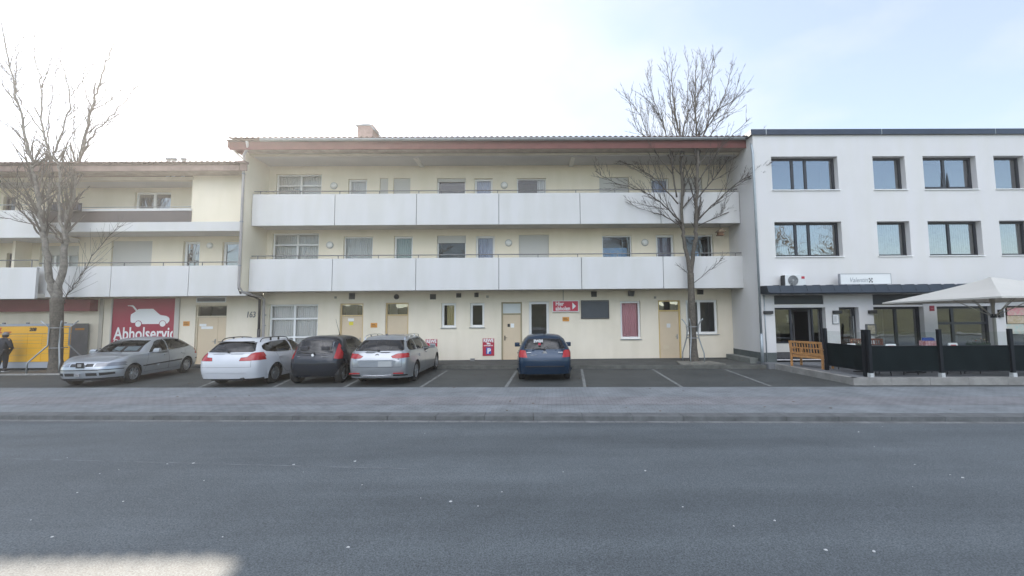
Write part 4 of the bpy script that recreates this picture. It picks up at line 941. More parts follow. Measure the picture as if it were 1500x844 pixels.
    # wheels
    for x in (fwd, rr_):
        for s in (1, -1):
            w = .20; y0 = s*(hw-.025)
            mb = MB(); pr = [(wr*.64, 0), (wr*.70, .0), (wr*.93, -.006), (wr, -.035), (wr, -w+.03), (wr*.92, -w), (wr*.6, -w)]
            mb.lathe([(a, h*s) for a, h in pr], (0, 0, 0), 'y', 32)
            if s < 0: mb.f = [f[::-1] for f in mb.f]
            o = mb.build('wheel', tyre, root, smooth=True, loc=(x, y0, wr))
            mb = MB(); R0 = wr*.67; mb.lathe([(R0, -.002*s), (R0*.93, -.012*s), (R0*.9, -.07*s), (R0*.2, -.07*s)], (0, 0, 0), 'y', 28); ns = S.get('spokes', 5)
            for k in range(ns):
                q = 2*math.pi*k/ns+.3; c, sn = math.cos(q), math.sin(q); a0, a1 = .075, R0*.93; w0, w1 = S.get('sw', .035), S.get('sw', .035)*.75
                pts = [(a0*c-w0*sn, a0*sn+w0*c), (a1*c-w1*sn, a1*sn+w1*c), (a1*c+w1*sn, a1*sn-w1*c), (a0*c+w0*sn, a0*sn-w0*c)]
                mb.prism(pts, min(-.012*s, -.045*s), max(-.012*s, -.045*s), 'y')
            mb.lathe([(0, -.006*s), (.06, -.008*s), (.08, -.03*s), (.08, -.06*s)], (0, 0, 0), 'y', 16); mb.build('rim', rimm, o)
            mb = MB(); n = 14; ra = wr+.045
            vs = []; 
            for k in range(n+1):
                q = math.pi*k/n; vs += [(x+ra*math.cos(q), s*(hw*.94), wr+ra*math.sin(q)), (x+ra*math.cos(q), s*(hw-.34), wr+ra*math.sin(q))]
            mb.add(vs, [(2*k, 2*k+1, 2*k+3, 2*k+2) for k in range(n)]); mb.add([(x+ra*math.cos(math.pi*k/n), s*(hw-.34), wr+ra*math.sin(math.pi*k/n)) for k in range(n+1)], [tuple(range(n+1))]); mb.build('wheel_arch', black, root)
    mb = MB(); yi = hw-.33
    mb.box(.25, L-.25, -yi, yi, .19, .30); mb.box(fwd+wr+.06, rr_-wr-.06, -hw*.93, hw*.93, .192, .302); mb.build('underbody', black, root)
    # cabin
    for x, in ((xw+.25,),):
        for s in (1, -1):
            mb = MB(); y = s*hw*.42; mb.box(x-.1, x+.42, y-.24, y+.24, .42, .60); mb.prism([(x+.36, .55), (x+.54, .55), (x+.70, 1.10), (x+.60, 1.12)], y-.23, y+.23, 'y'); mb.prism([(x+.60, 1.14), (x+.70, 1.14), (x+.73, 1.30), (x+.65, 1.31)], y-.12, y+.12, 'y'); mb.build('seat', interior, root, bevel=.03)
    xb = S.get('bench', min(xr-.45, xw+1.25))
    mb = MB(); mb.box(xb-.1, xb+.4, -hw*.7, hw*.7, .42, .62); mb.prism([(xb+.38, .55), (xb+.52, .55), (xb+.66, 1.02), (xb+.56, 1.03)], -hw*.7, hw*.7, 'y'); 
    for s in (1, -1): mb.prism([(xb+.57, 1.04), (xb+.66, 1.04), (xb+.68, 1.16), (xb+.6, 1.17)], s*hw*.4-.12, s*hw*.4+.12, 'y')
    mb.build('rear_bench', interior, root, bevel=.025)
    mb = MB(); mb.box(xc+.1, xc+.5, -hw*.8, hw*.8, .6, zc-.05); mb.build('dashboard', interior, root, bevel=.04)
    mb = MB(); q = Vector((xw+.05, -hw*.42 if False else -hw*.42, .86)); mb.tube([q+Vector((math.sin(a)*.05-.0, math.cos(a)*.18, math.sin(a)*.17)) for a in [2*math.pi*k/18 for k in range(19)]], .014, 6); mb.build('steering_wheel', black, root, smooth=True)
    # mirrors
    for s in (1, -1):
        xm_ = xc+.14+(xw-xc)*.42; zm = b0+.07; mb = MB(); y0 = s*hw*.93; y1 = s*(hw+.17)
        mb.prism([(xm_-.05, zm-.06), (xm_+.07, zm-.07), (xm_+.08, zm+.06), (xm_+.02, zm+.09), (xm_-.05, zm+.04)], min(y0+s*.05, y1), max(y0+s*.05, y1), 'y'); mb.box(xm_-.01, xm_+.05, min(y0, y0+s*.1), max(y0, y0+s*.1), zm-.06, zm-.02)
        o = mb.build('door_mirror', S.get('mir', pm), root, bevel=.022)
    # rear wiper, aerial, rails, emblem
    if S.get('wiper', True):
        wz0, wx = S['wz'], S['wx']; mb = MB(); mb.tube([(wx[0], S.get('wy', .02), wz0), (wx[1], -.38+S.get('wy', 0), wz0+.05)], .012, 6); mb.cyl((wx[0], S.get('wy', .02), wz0), .03, .05, 'x', 12); mb.build('rear_wiper', black, root)
    if S.get('rails'):
        for s in (1, -1):
            xs_, xe = xw+.25, xr-.15; y = s*hw*(rw+.03); mb = MB(); mb.tube(smooth_poly([Vector((xs_, y, H-.075)), Vector((xs_+.12, y, H-.01)), Vector(((xs_+xe)/2, y, H+.025)), Vector((xe-.12, y, H-.005)), Vector((xe, y, zr-.07))], 5), .014, 6)
            for x in (xs_+.5, xe-.5): mb.box(x-.03, x+.03, y-.012, y+.012, H-.08, H+.01)
            mb.build('roof_rail', S['rails'], root, smooth=False)
    if S.get('aerial'):
        x, y, l, t = S['aerial']; mb = MB(); zt_ = S.get('az', H-.01); mb.tube([(x, y, zt_), (x+t, y+S.get('ay', 0), zt_+l)], [.008, .004], 5); mb.tube([(x, y, zt_-.01), (x+.02, y, zt_+.04)], [.03, .015], 8); mb.build('aerial', black, root)
    for name, mat, fn in S.get('extra', []):
        mb = MB(); fn(mb); mb.build(name, mat, root)
    bm.free(); root.location = loc; root.rotation_euler = (0, 0, rz); return root
def circ(mb, x, y, z, r, t=.012):
    mb.lathe([(r, 0), (r, t), (r*.82, t), (r*.82, t*.4), (0, t*.4)], (x, y, z), 'x', 20)
PZ = -.004
# silver hatchback, nose towards the street
S1 = dict(L=4.18, W=1.74, H=1.425, ft=.93, foh=.86, wb=2.51, wr=.305, cowl=(1.18, .97), wtop=(1.98, 1.37), rear=(3.42, 1.325), glass=(3.93, 1.00), hood=.68, belt=(.90, .96), zl=.78,
  side=[[(1.52, .925), (2.36, .95), (2.36, 1.33), (2.16, 1.325), (1.98, 1.27)], [(2.42, .95), (3.22, .985), (3.60, 1.03), (3.62, 1.08), (3.42, 1.22), (3.22, 1.29), (2.95, 1.325), (2.42, 1.335)]],
  rglass=[(-.01, 1.03), (.52, 1.03), (.46, 1.28), (-.01, 1.30)], tail=[[(.58, .70), (1, .70), (1, .94), (.60, .94)]], head=[[(.33, .615), (1, .60), (1, .70), (.9, .725), (.34, .715)]],
  trim_f=[[(.12, .615), (.30, .615), (.30, .705), (.12, .705)], [(-.01, .50), (1.2, .50), (1.2, .53), (-.01, .53)], [(.15, .34), (.42, .34), (.42, .43), (.15, .43)], [(.47, .34), (.74, .37), (.74, .43), (.47, .43)], [(-.01, .12), (1.2, .12), (1.2, .27), (-.01, .27)]],
  trim_s=[[(1.22, .49), (3.05, .53), (3.05, .565), (1.22, .525)], [(3.85, .5), (4.3, .5), (4.3, .545), (3.85, .545)]],
  doors=[[(1.28, .30), (2.39, .30), (2.39, .93), (1.45, .90)], [(2.39, .30), (2.95, .30), (3.06, .5), (3.28, .74), (3.25, .97), (2.39, .93)]], spokes=8, sw=.022, wiper=False, hz=.80,
  extra=[('emblem', chrome, lambda mb: (mb.box(.02, .045, -.085, .085, .60, .73), mb.prism([(-.05, .62), (.05, .62), (.05, .71), (-.05, .71)], .005, .02, 'x'))),
         ('emblem_ground', black, lambda mb: mb.box(.012, .03, -.10, .10, .585, .745)),
         ('fog_bar', chrome, lambda mb: mb.box(-.005, .02, -.02, .12, .33, .42)),
         ('front_wiper', black, lambda mb: (mb.tube([(1.16, -.25, .975), (1.36, .25, 1.09)], .01, 5), mb.tube([(1.17, .1, .985), (1.40, .58, 1.09)], .01, 5))),
         ('sunshade', M('dash papers', (.62, .7, .78), .5), lambda mb: (mb.prism([(1.40, 1.0), (1.42, 1.0), (1.62, 1.13), (1.60, 1.13)], -.5, -.12, 'y'), mb.prism([(1.40, 1.0), (1.42, 1.0), (1.62, 1.13), (1.60, 1.13)], -.02, .22, 'y')))])
silver = paint('silver blue paint', (.38, .405, .43), .55, .30)
a_ = -.10
car('silver hatchback parked nose to the street with dashboard papers behind its windscreen', S1, silver, (-13.70, 12.66, PZ), R(90)+.145)
# white estate
S2 = dict(L=4.52, W=1.82, H=1.42, foh=.78, wb=2.76, wr=.315, cowl=(1.45, .96), wtop=(2.25, 1.36), rear=(4.05, 1.36), glass=(4.40, 1.00), hood=.66, belt=(.90, .97), rw=.63, zl=.84,
  side=[[(1.80, .93), (2.60, .955), (2.60, 1.32), (2.40, 1.315), (2.22, 1.27)], [(2.66, .955), (3.55, .985), (3.92, 1.03), (4.02, 1.10), (3.98, 1.2), (3.82, 1.27), (3.5, 1.31), (2.66, 1.325)]],
  rglass=[(-.01, 1.03), (.66, 1.03), (.70, 1.06), (.58, 1.31), (-.01, 1.335)], tail=[[(.40, .79), (.43, .88), (.62, .895), (1.2, .895), (1.2, .79)], [(.60, .895), (.66, 1.0), (.72, 1.02), (1.2, 1.02), (1.2, .895)]], tx=.50, head=[[(.4, .58), (1, .58), (1, .70), (.4, .70)]],
  trim_r=[[(-.01, .12), (1.2, .12), (1.2, .26), (-.01, .26)]], doors=[[(1.5, .30), (2.63, .30), (2.63, .94), (1.62, .91)], [(2.63, .30), (3.1, .30), (3.22, .5), (3.5, .74), (3.5, .97), (2.63, .94)]], zbump=.60, gs=CGD, gr=CGD, rails=black, wz=1.045, wx=(4.40, 4.40), spokes=10, sw=.02, hz=.83, mir=M('dark mirror', (.06, .07, .09), .3),
  extra=[('exhaust', black, lambda mb: mb.cyl((4.42, .5, .25), .045, .2, 'x', 12)), ('roof_aerial', M('pale aerial', (.4, .4, .41), .4), lambda mb: mb.prism([(3.6, 1.40), (3.8, 1.40), (3.79, 1.46), (3.76, 1.46)], -.02, .02, 'y')),
         ('spoiler_lip', black, lambda mb: mb.box(4.06, 4.12, -.55, .55, 1.325, 1.345)), ('bumper_crease', M('crease shadow', (.35, .35, .36), .6), lambda mb: mb.box(4.505, 4.512, -.62, .62, .435, .44))])
white = paint('white paint', (.56, .57, .59), .0, .3)
car('white estate car with black roof rails and red taillights', S2, white, (-9.04, 16.86, PZ), R(-90)-.015)
# dark small hatchback
S3 = dict(L=3.43, W=1.63, H=1.465, foh=.62, wb=2.34, wr=.285, cowl=(.95, 1.02), wtop=(1.62, 1.42), rear=(3.10, 1.40), glass=(3.36, .90), hood=.70, belt=(.93, 1.02), rw=.66, zl=.80,
  side=[[(1.30, .97), (2.02, 1.0), (2.02, 1.365), (1.80, 1.36), (1.62, 1.30)], [(2.08, 1.0), (2.62, 1.05), (2.72, 1.12), (2.60, 1.34), (2.08, 1.37)]],
  rglass=[(-.01, .93), (.57, .93), (.54, 1.34), (-.01, 1.36)], tail=[[(.63, .80), (.72, .77), (1.2, .80), (1.2, 1.28), (.64, 1.28)]], tx=.38,
  doors=[[(1.05, .30), (2.05, .30), (2.05, .98), (1.18, .95)], [(2.05, .30), (2.45, .30), (2.55, .55), (2.70, .75), (2.68, 1.04), (2.05, .98)]], zbump=.66, gs=CG, gr=CG, wz=.945, wx=(3.37, 3.37), spokes=8, sw=.025, hz=.86, aerial=(1.75, .0, .55, .30), az=1.45, ay=.0,
  extra=[('emblem', signwhite, lambda mb: mb.prism([(-.03, .87), (.02, .855), (.05, .90), (.0, .95), (-.04, .92)], 3.39, 3.405, 'x')), ('rear_reflector', lens_r, lambda mb: (mb.box(3.37, 3.385, .42, .56, .57, .61), mb.box(3.37, 3.385, -.56, -.42, .57, .61))),
         ('lettering', chrome, lambda mb: (mb.box(3.385, 3.392, .28, .48, .845, .862), mb.box(3.385, 3.392, -.48, -.40, .85, .865)))], bump=None)
navy = paint('blue black paint', (.009, .013, .021), .2, .25); S3['bump'] = navy
car('small blackish hatchback with tall red taillights and a whip aerial', S3, navy, (-6.68, 16.2, PZ), R(-90)-.03)
# silver estate
S4 = dict(L=4.77, W=1.83, H=1.47, foh=.88, wb=2.79, wr=.33, cowl=(1.45, .98), wtop=(2.25, 1.405), rear=(4.22, 1.39), glass=(4.64, 1.00), hood=.68, belt=(.93, .99), rw=.65, zl=.82,
  side=[[(1.85, .96), (2.66, .98), (2.66, 1.355), (2.45, 1.35), (2.27, 1.30)], [(2.72, .98), (3.50, 1.0), (3.50, 1.345), (2.72, 1.36)], [(3.55, 1.0), (4.18, 1.02), (4.27, 1.06), (4.27, 1.14), (4.12, 1.28), (3.9, 1.33), (3.55, 1.345)]],
  rglass=[(-.01, 1.03), (.70, 1.03), (.74, 1.06), (.62, 1.335), (-.01, 1.36)], tail=[[(.42, .88), (.47, .83), (.62, .815), (1.2, .84), (1.2, .965), (.60, .955)]], tx=.36,
  trim_r=[[(.48, .285), (.86, .285), (.84, .335), (.48, .335)]], doors=[[(1.5, .30), (2.69, .30), (2.69, .96), (1.62, .93)], [(2.69, .30), (3.15, .30), (3.28, .5), (3.52, .76), (3.55, .99), (2.69, .96)]], zbump=.56, gs=CGD, gr=CGD, rails=chrome, wz=1.045, wx=(4.64, 4.64), spokes=9, sw=.02, hz=.84,
  extra=[('emblem', chrome, lambda mb: circ(mb, 4.69, 0, .90, .06)), ('plate_recess', M('recess', (.26, .28, .30), .4, metal=.3), lambda mb: mb.prism([(-.48, .57), (.48, .57), (.56, .75), (.50, .775), (-.50, .775), (-.56, .75)], 4.68, 4.777, 'x')),
         ('number_plate', M('blank plate grey', (.36, .37, .37), .5), lambda mb: mb.box(4.778, 4.784, .06, .46, .58, .74)), ('bumper_reflector', lens_r, lambda mb: (mb.box(4.70, 4.745, .50, .80, .365, .395), mb.box(4.70, 4.745, -.80, -.50, .365, .395))),
         ('chrome_strip', chrome, lambda mb: mb.box(4.715, 4.735, -.42, .42, .285, .31)), ('shark_aerial', M('fin', (.1, .1, .11), .4), lambda mb: mb.prism([(3.75, 1.46), (3.95, 1.45), (3.94, 1.52), (3.90, 1.52)], -.02, .02, 'y'))])
silver2 = paint('silver paint', (.33, .345, .36), .55, .28)
car('silver estate car with chrome roof rails and wide red taillights', S4, silver2, (-4.66, 17.12, PZ), R(-90)-.0)
# dark blue hatchback seen square from behind
S5 = dict(L=4.15, W=1.735, H=1.44, foh=.86, wb=2.51, wr=.305, cowl=(1.22, .98), wtop=(1.95, 1.385), rear=(3.72, 1.365), glass=(4.02, .98), hood=.68, belt=(.93, .97), rw=.62, zl=.80,
  side=[[(1.55, .96), (2.35, .975), (2.35, 1.33), (2.12, 1.325), (1.95, 1.27)], [(2.41, .975), (3.2, .99), (3.3, 1.05), (3.2, 1.28), (2.41, 1.335)]],
  rglass=[(-.01, 1.0), (.62, 1.0), (.66, 1.03), (.52, 1.315), (-.01, 1.335)], tail=[[(.545, .76), (1.2, .76), (1.2, .975), (.66, .975), (.60, .96)]], tx=.30,
  doors=[[(1.28, .30), (2.38, .30), (2.38, .95), (1.42, .92)], [(2.38, .30), (2.85, .30), (2.95, .5), (3.2, .74), (3.2, .97), (2.38, .95)]], zbump=.66, gs=CG, gr=CG, wz=1.01, wx=(4.03, 4.03), wy=.0, spokes=5, hz=.82, aerial=(3.45, 0, .12, .10),
  extra=[('emblem', chrome, lambda mb: circ(mb, 4.075, 0, .89, .065)), ('model_letters', chrome, lambda mb: [mb.box(4.095, 4.10, -.44+i*.05, -.415+i*.05, .82, .845) for i in range(4)]),
         ('lamp_insert', M('amber lens', (.5, .14, .05), .2, coat=.5), lambda mb: None), ('tailgate_bar', M('reversing strip', (.55, .55, .57), .2), lambda mb: (mb.box(4.06, 4.075, .42, .56, .895, .925), mb.box(4.06, 4.075, -.56, -.42, .895, .925))),
         ('window_sticker', signred, lambda mb: mb.box(3.98, 3.985, -.20, -.12, 1.13, 1.20)), ('bumper_strip', black, lambda mb: mb.box(4.150, 4.158, -.60, .60, .47, .50))])
blue = paint('deep blue paint', (.008, .03, .065), .25, .22); S5['bump'] = blue
S5['extra'].pop(2)
g5 = car('dark blue hatchback parked square to the wall beside the beige door', S5, blue, (.37, 17.35-.66+.28, PZ), R(-90))
tx = text('REWE', .11, .003, .006); w0, w1 = textw(tx)
tx.v = [(4.0-(z-1.22)*.0+.0, -x, z) for x, y, z in tx.v]
o = at(tx, .0, -.05, 1.22); o.v = [(3.945-(z-1.22)*.85, y, z) for x, y, z in o.v]; o = o.build('sticker', signwhite, g5)
# ------------------------------------------------------------------ signs
def plate_sign(name, label, cat, px, Y, mat, t=.02, group=None):
    a, b, c, d = RC(*px, Y); root = thing(name, label, cat, ((a+b)/2, Y, c), 0, group); w, h = b-a, d-c
    mb = MB(); mb.box(-w/2, w/2, -t, -.003, 0, h); mb.build('plate', mat, root, bevel=.004); return root, w, h
def lett(root, s, size, x, z, mat, y, bold=.004, sx=1., shear=0, name='lettering', fit=None, align='LEFT'):
    mb = text(s, size, .004, bold, shear, sx, align)
    if fit: a, b = textw(mb); k = fit/(b-a); mb.v = [(p[0]*k, p[1], p[2]) for p in mb.v]
    at(mb, x, y, z); return mb.build(name, mat, root)
CARP = [(330,225),(370,200),(405,170),(415,166),(570,165),(600,190),(628,215),(655,235),(720,246),(748,262),(757,280),(754,305),(735,328),(722,330),(716,312),(700,298),(683,294),(664,298),(648,312),(641,334),(458,334),(452,314),(436,298),(415,293),(393,299),(380,318),(345,320),(332,310),(326,260)]
def car_icon(root, x, z, s, y, mat):
    f = lambda pts: [((px-326)*s+x, (334-py)*s+z) for px, py in pts]
    mb = MB(); mb.prism(f(CARP), y-.004, y, 'y'); mb.prism(f([(290,126),(345,124),(362,136),(400,182),(384,192),(340,140),(318,134),(290,132)]), y-.004, y, 'y')
    for cx in (415, 683): q = f([(cx, 332)])[0]; mb.prism([(q[0]+32*s*math.cos(2*math.pi*k/20), q[1]+32*s*math.sin(2*math.pi*k/20)) for k in range(20)], y-.005, y-.001, 'y')
    mb.build('car_pictogram', mat, root)
YS = 18.2
# loading bay poster
a, b, c, d = RC(164.5, 437.5, 255.5, 533, YS); w, h = b-a, d-c
root = thing('wall_poster', 'tall red poster with a white car pictogram and Abholservic lettering', 'poster', ((a+b)/2, YS, c))
mb = MB(); mb.box(-w/2, w/2, -.03, -.003, 0, h); mb.build('panel', M('poster red', (.33, .022, .05), .5, .08, 2), root)
mb = MB(); mb.box(-w/2-.05, -w/2-.002, -.06, -.003, 0, h); mb.box(w/2+.002, w/2+.2, -.05, -.003, 0, h); mb.build('edge_frame', M('poster frame', (.50, .47, .42), .7), root)
k = 1/(7.5)*(w/91.)    # crop px -> metres
car_icon(root, -w/2+(326-128)*k, h-(334-50)*k, k, -.031, signwhite)
tm = text('Abholservic', .75, .004, .012, 0, 1); t0, t1 = textw(tm); fit = w*.99; kx = fit/(t1-t0); tm.v = [(x*kx, y, z) for x, y, z in tm.v]
mb = text('Abholservic', .75, .004, .012, 0, kx, 'LEFT', clipx=w*.945); at(mb, -w/2+.1, -.033, h-(500-50)*k); mb.build('lettering', signwhite, root)
lett(root, 'Online', .36, -w/2+.1, h-(560-50)*k, signwhite, -.033, .002, .8)
# pick-up arrow sign
root, w, h = plate_sign('arrow_sign', 'red sign reading Hier abholen with a white arrow, above the dark blue car', 'sign', (809, 440.5, 847.3, 457), YS, signwhite, .1)
mb = MB(); mb.box(-w/2+.03, w/2-.03, -.108, -.101, .03, h-.03); mb.build('sign_face', M('sign face red', (.50, .03, .06), .45), root)
lett(root, 'Hier', .25, -w/2+.14, h*.56, signwhite, -.111, .006, fit=.36); lett(root, 'abholen', .25, -w/2+.14, h*.14, signwhite, -.111, .006, fit=.64)
mb = MB(); mb.prism([(w*.26, h*.2), (w*.26+.16, h*.5), (w*.26, h*.82)], -.113, -.109, 'y'); mb.build('arrow', signwhite, root)
# parking signs
for px, lab in (((707, 495.8, 724, 521.3), 'red parking sign with a blue P, beside the beige door'), ((623.5, 497, 640.5, 522.5), 'red parking sign partly hidden by the silver estate car')):
    root, w, h = plate_sign('parking_sign', lab, 'sign', px, YS, signred, .02, 'red parking signs on the wall')
    lett(root, 'REWE', .2, -w*.43, h*.79, signwhite, -.024, .008, fit=w*.86)
    car_icon(root, -w*.15, h*.66, .00042, -.022, signwhite)
    lett(root, 'ABHOLSERVICE', .06, -w*.40, h*.56, signwhite, -.024, .003, fit=w*.8)
    mb = MB(); mb.box(-w*.2, w*.24, -.026, -.021, h*.10, h*.48); o = mb.build('blue_square', signblue, root); lett(o, 'P', .30, -w*.10, h*.15, signwhite, -.030, .012)
def oplate(px, lab):
    root, w, h = plate_sign('notice_plate', lab, 'sign', px, YS, orange, .012, 'orange notice plates')
    mb = MB()
    for i in range(2): z = h*(.3+.3*i); mb.box(-w*.36, w*.3-.04*i, -.0145, -.0125, z, z+.025)
    mb.build('printed_lines', M('plate print', (.15, .06, .02), .6), root)
oplate((543, 473.2, 552.7, 480), 'small orange plate between the two beige doors'); oplate((824, 464.5, 833.7, 470.8), 'small orange plate under the arrow sign'); oplate((268.5, 470.8, 278, 477.6), 'small orange plate between the poster and the double door')
# cafe sign on the canopy
YR2 = 15.55
a, b, c, d = RC(1229.5, 401.5, 1303.5, 416.5, YR2); w, h = b-a, d-c
root = thing('cafe_sign', 'flat white cafe sign box standing on the dark canopy', 'sign', ((a+b)/2, YR2, c))
mb = MB(); mb.box(-w/2, w/2, -.05, .05, 0, h); mb.build('sign_box', M('sign box', (.70, .71, .70), .4), root, bevel=.006)
mb = MB(); frame_mb(mb, -w/2-.012, w/2+.012, -.012, h+.012, -.056, .022, .11); mb.build('frame', M('sign frame', (.30, .31, .33), .4), root)
lett(root, 'Valentin', .26, -w*.33, h*.2, M('sign letters', (.34, .36, .38), .4), -.056, .0, shear=.25, fit=w*.35)
mb = MB(); q = .05
for i in range(3):
    for j in range(3):
        if (i+j) % 2 == 0: mb.box(w*.06+i*q, w*.06+(i+1)*q-.006, -.057, -.051, h*.16+j*q*1.15, h*.16+(j+1)*q*1.15-.006)
mb.build('emblem', black, root)
mb = MB()
for x in (-w*.42, 0, w*.42): mb.tube([(x, .0, 0), (x, -.05, -.12), (x, .0, -.22)], .014, 6)
mb.build('bracket', steel, root)
# red square notice, menu board
root, w, h = plate_sign('notice_plate', 'small dark red square notice on the white cafe pier', 'sign', (1361.3, 448, 1368.2, 455.6), YR, M('dark red notice', (.30, .03, .05), .5), .02)
mb = MB(); mb.box(-w*.3, w*.3, -.024, -.021, h*.4, h*.5); mb.build('printed_lines', M('notice print', (.5, .2, .2), .6), root)
root, w, h = plate_sign('menu_board', 'framed white menu sheet on the wall beside the glass door', 'menu board', (1218.8, 460.5, 1228.3, 474.5), YR, M('menu paper', (.66, .66, .64), .6), .03)
mb = MB(); frame_mb(mb, -w/2, w/2, 0, h, -.04, .02, .03); mb.build('frame', zinc, root)
mb = MB()
for i in range(6): mb.box(-w*.3, w*(.1+.03*(i % 3)), -.0345, -.031, h*(.2+.11*i), h*(.2+.11*i)+.012)
mb.build('printed_lines', M('menu print', (.2, .2, .2), .7), root)
root, w, h = plate_sign('display_case', 'grey display case between the glass door and the shop window', 'display case', (1267.5, 474.8, 1282, 491), YR, M('case grey', (.12, .12, .12), .5), .06)
mb = MB(); mb.box(-w*.36, w*.36, -.066, -.061, h*.12, h*.88); mb.build('paper', M('case paper', (.40, .36, .26), .7, .5, 12), root)
# window posters behind right shop window
for i, (px, col) in enumerate((((1475, 451, 1500, 462), (.55, .16, .20)), ((1475, 463, 1500, 474), (.30, .22, .10)), ((1474, 475, 1500, 489), (.25, .38, .36)))):
    root, w, h = plate_sign('ice_cream_poster', ('pink', 'brown', 'pale green')[i]+' printed poster strip in the shop window behind the parasol pole', 'poster', px, YR+.19, M('poster print %s' % ('pink', 'brown', 'green')[i], col, .6, .7, 9, alt=(.6, .5, .4)), .012)
# ------------------------------------------------------------------ air conditioner
a, b, c, d = RC(1150.5, 402.5, 1180, 420, YR-.32); w, h = b-a, d-c
root = thing('air_conditioner', 'white air conditioner outdoor unit on the dark canopy above the entrance', 'air conditioner', ((a+b)/2, YR-.32, c))
mb = MB(); mb.box(-w/2, w/2, 0, .28, .03, h); mb.build('casing', M('ac casing', (.62, .63, .62), .45), root, bevel=.012)
mb = MB(); cx = -w*.12; r = h*.42; mb.lathe([(r, -.004), (r, -.02), (r*.93, -.02), (r*.93, -.006), (0, -.006)], (cx, 0, h*.52), 'y', 30); mb.build('fan_recess', M('fan recess', (.16, .165, .17), .6), root)
mb = MB()
for q in range(1, 5): rr = r*q/5; mb.tube([(cx+rr*math.cos(2*math.pi*k/24), -.016, h*.52+rr*math.sin(2*math.pi*k/24)) for k in range(25)], .006, 4)
for k in range(8): q = 2*math.pi*k/8; mb.tube([(cx, -.018, h*.52), (cx+r*math.cos(q), -.018, h*.52+r*math.sin(q))], .005, 4)
mb.lathe([(0, -.026), (r*.2, -.022), (r*.2, -.01)], (cx, 0, h*.52), 'y', 16); mb.build('fan_grille', M('fan grille', (.30, .31, .31), .5), root)
mb = MB(); mb.box(w*.30, w*.46, -.006, -.001, h*.66, h*.86); mb.build('badge', signred, root)
mb = MB(); mb.box(-w*.4, -w*.3, .02, .26, -.03, .03); mb.box(w*.3, w*.4, .02, .26, -.03, .03); mb.box(-w/2-.06, -w/2-.002, .03, .2, .04, h-.02); mb.build('foot', black, root)

# ------------------------------------------------------------------ parcel lockers
YL = 17.45; a, _, c, d = RC(-90, 473, 104, 540, YL); x0, x1 = U(-95, 500, YL).x, U(103, 500, YL).x
ht = U(60, 474.5, YL).z-.08; w = x1-x0
root = thing('parcel_locker', 'long yellow parcel locker wall with grey frame beside the thick tree', 'parcel locker', ((x0+x1)/2, YL, .08))
GREY = M('locker grey', (.19, .19, .195), .5, .15, 3); YEL = M('locker yellow', (.72, .37, .012), .42, .06, 2)
mb = MB(); mb.box(-w/2, w/2, .022, .68, 0, ht); cab = mb.build('cabinet', GREY, root, bevel=.01)
mb = MB(); mb.box(-w/2, w/2-.0, 0, .02, 0, .24); mb.box(-w/2, w/2, 0, .02, ht-.09, ht); mb.build('plinth_panel', M('locker light grey', (.30, .32, .35), .5), root)
mb = MB()
for x in (-w*.06, w*.12, w*.40): mb.cyl((x, .25, ht+.03), .05, .06)
mb.build('roof_knob', GREY, root)
xx = -w/2; cols = [.52, .52, .9, .52, .9, .52, .52, .52]; tot = sum(cols); k = (w-.02)/tot; zb_, zt_ = .25, ht-.1
rnd = random.Random(4); hb = zt_-zb_-.32
mb = MB(); mb.box(-w/2+.01, w/2-.01, .004, .02, zt_-.30, zt_); mb.build('header_panel', YEL, root)
for ci, cw in enumerate(cols):
    x = xx+.01; X = x+cw*k; z = zb_; xx += cw*k
    hs = rnd.choice([(.42, .2, .2, .1, .1, .1, .1, .2), (.3, .3, .2, .15, .15, .12), (.45, .25, .15, .15, .2)]); s_ = sum(hs)
    for q in hs:
        h1 = q/s_*hb; mb = MB(); mb.box(x+.005, X-.005, .0, .02, z+.005, z+h1-.005); o = mb.build('locker_door', YEL, root); z += h1
redt = M('locker red', (.45, .02, .02), .5)
p = U(-0.5, 484.5, YL); lx = p.x-(x0+x1)/2; lz = p.z-.08
mb = text('DHL', .30, .004, .01, .35); at(mb, lx-.50, -.004, lz-.10); mb.v = [(x, y, z) for x, y, z in mb.v]; mb.build('lettering', redt, root)
lett(root, 'PACKSTATION', .07, lx+.2, lz-.09, redt, -.004, .002, .62)
p = U(43, 485, YL); mb = text('208', .19, .004, .008, .15); at(mb, p.x-(x0+x1)/2, -.004, p.z-.08); mb.build('lettering', black, root)
p = U(108, 482, YL); mb = MB(); mb.box(w/2+.001, w/2+.006, .15, .5, ht-.28, ht-.2); mb.build('side_label', orange, root)
mb = MB(); mb.box(-w*.12, w*.03, -.01, .0, zt_-.62, zt_-.46); mb.build('screen', M('screen', (.30, .28, .30), .2), root)

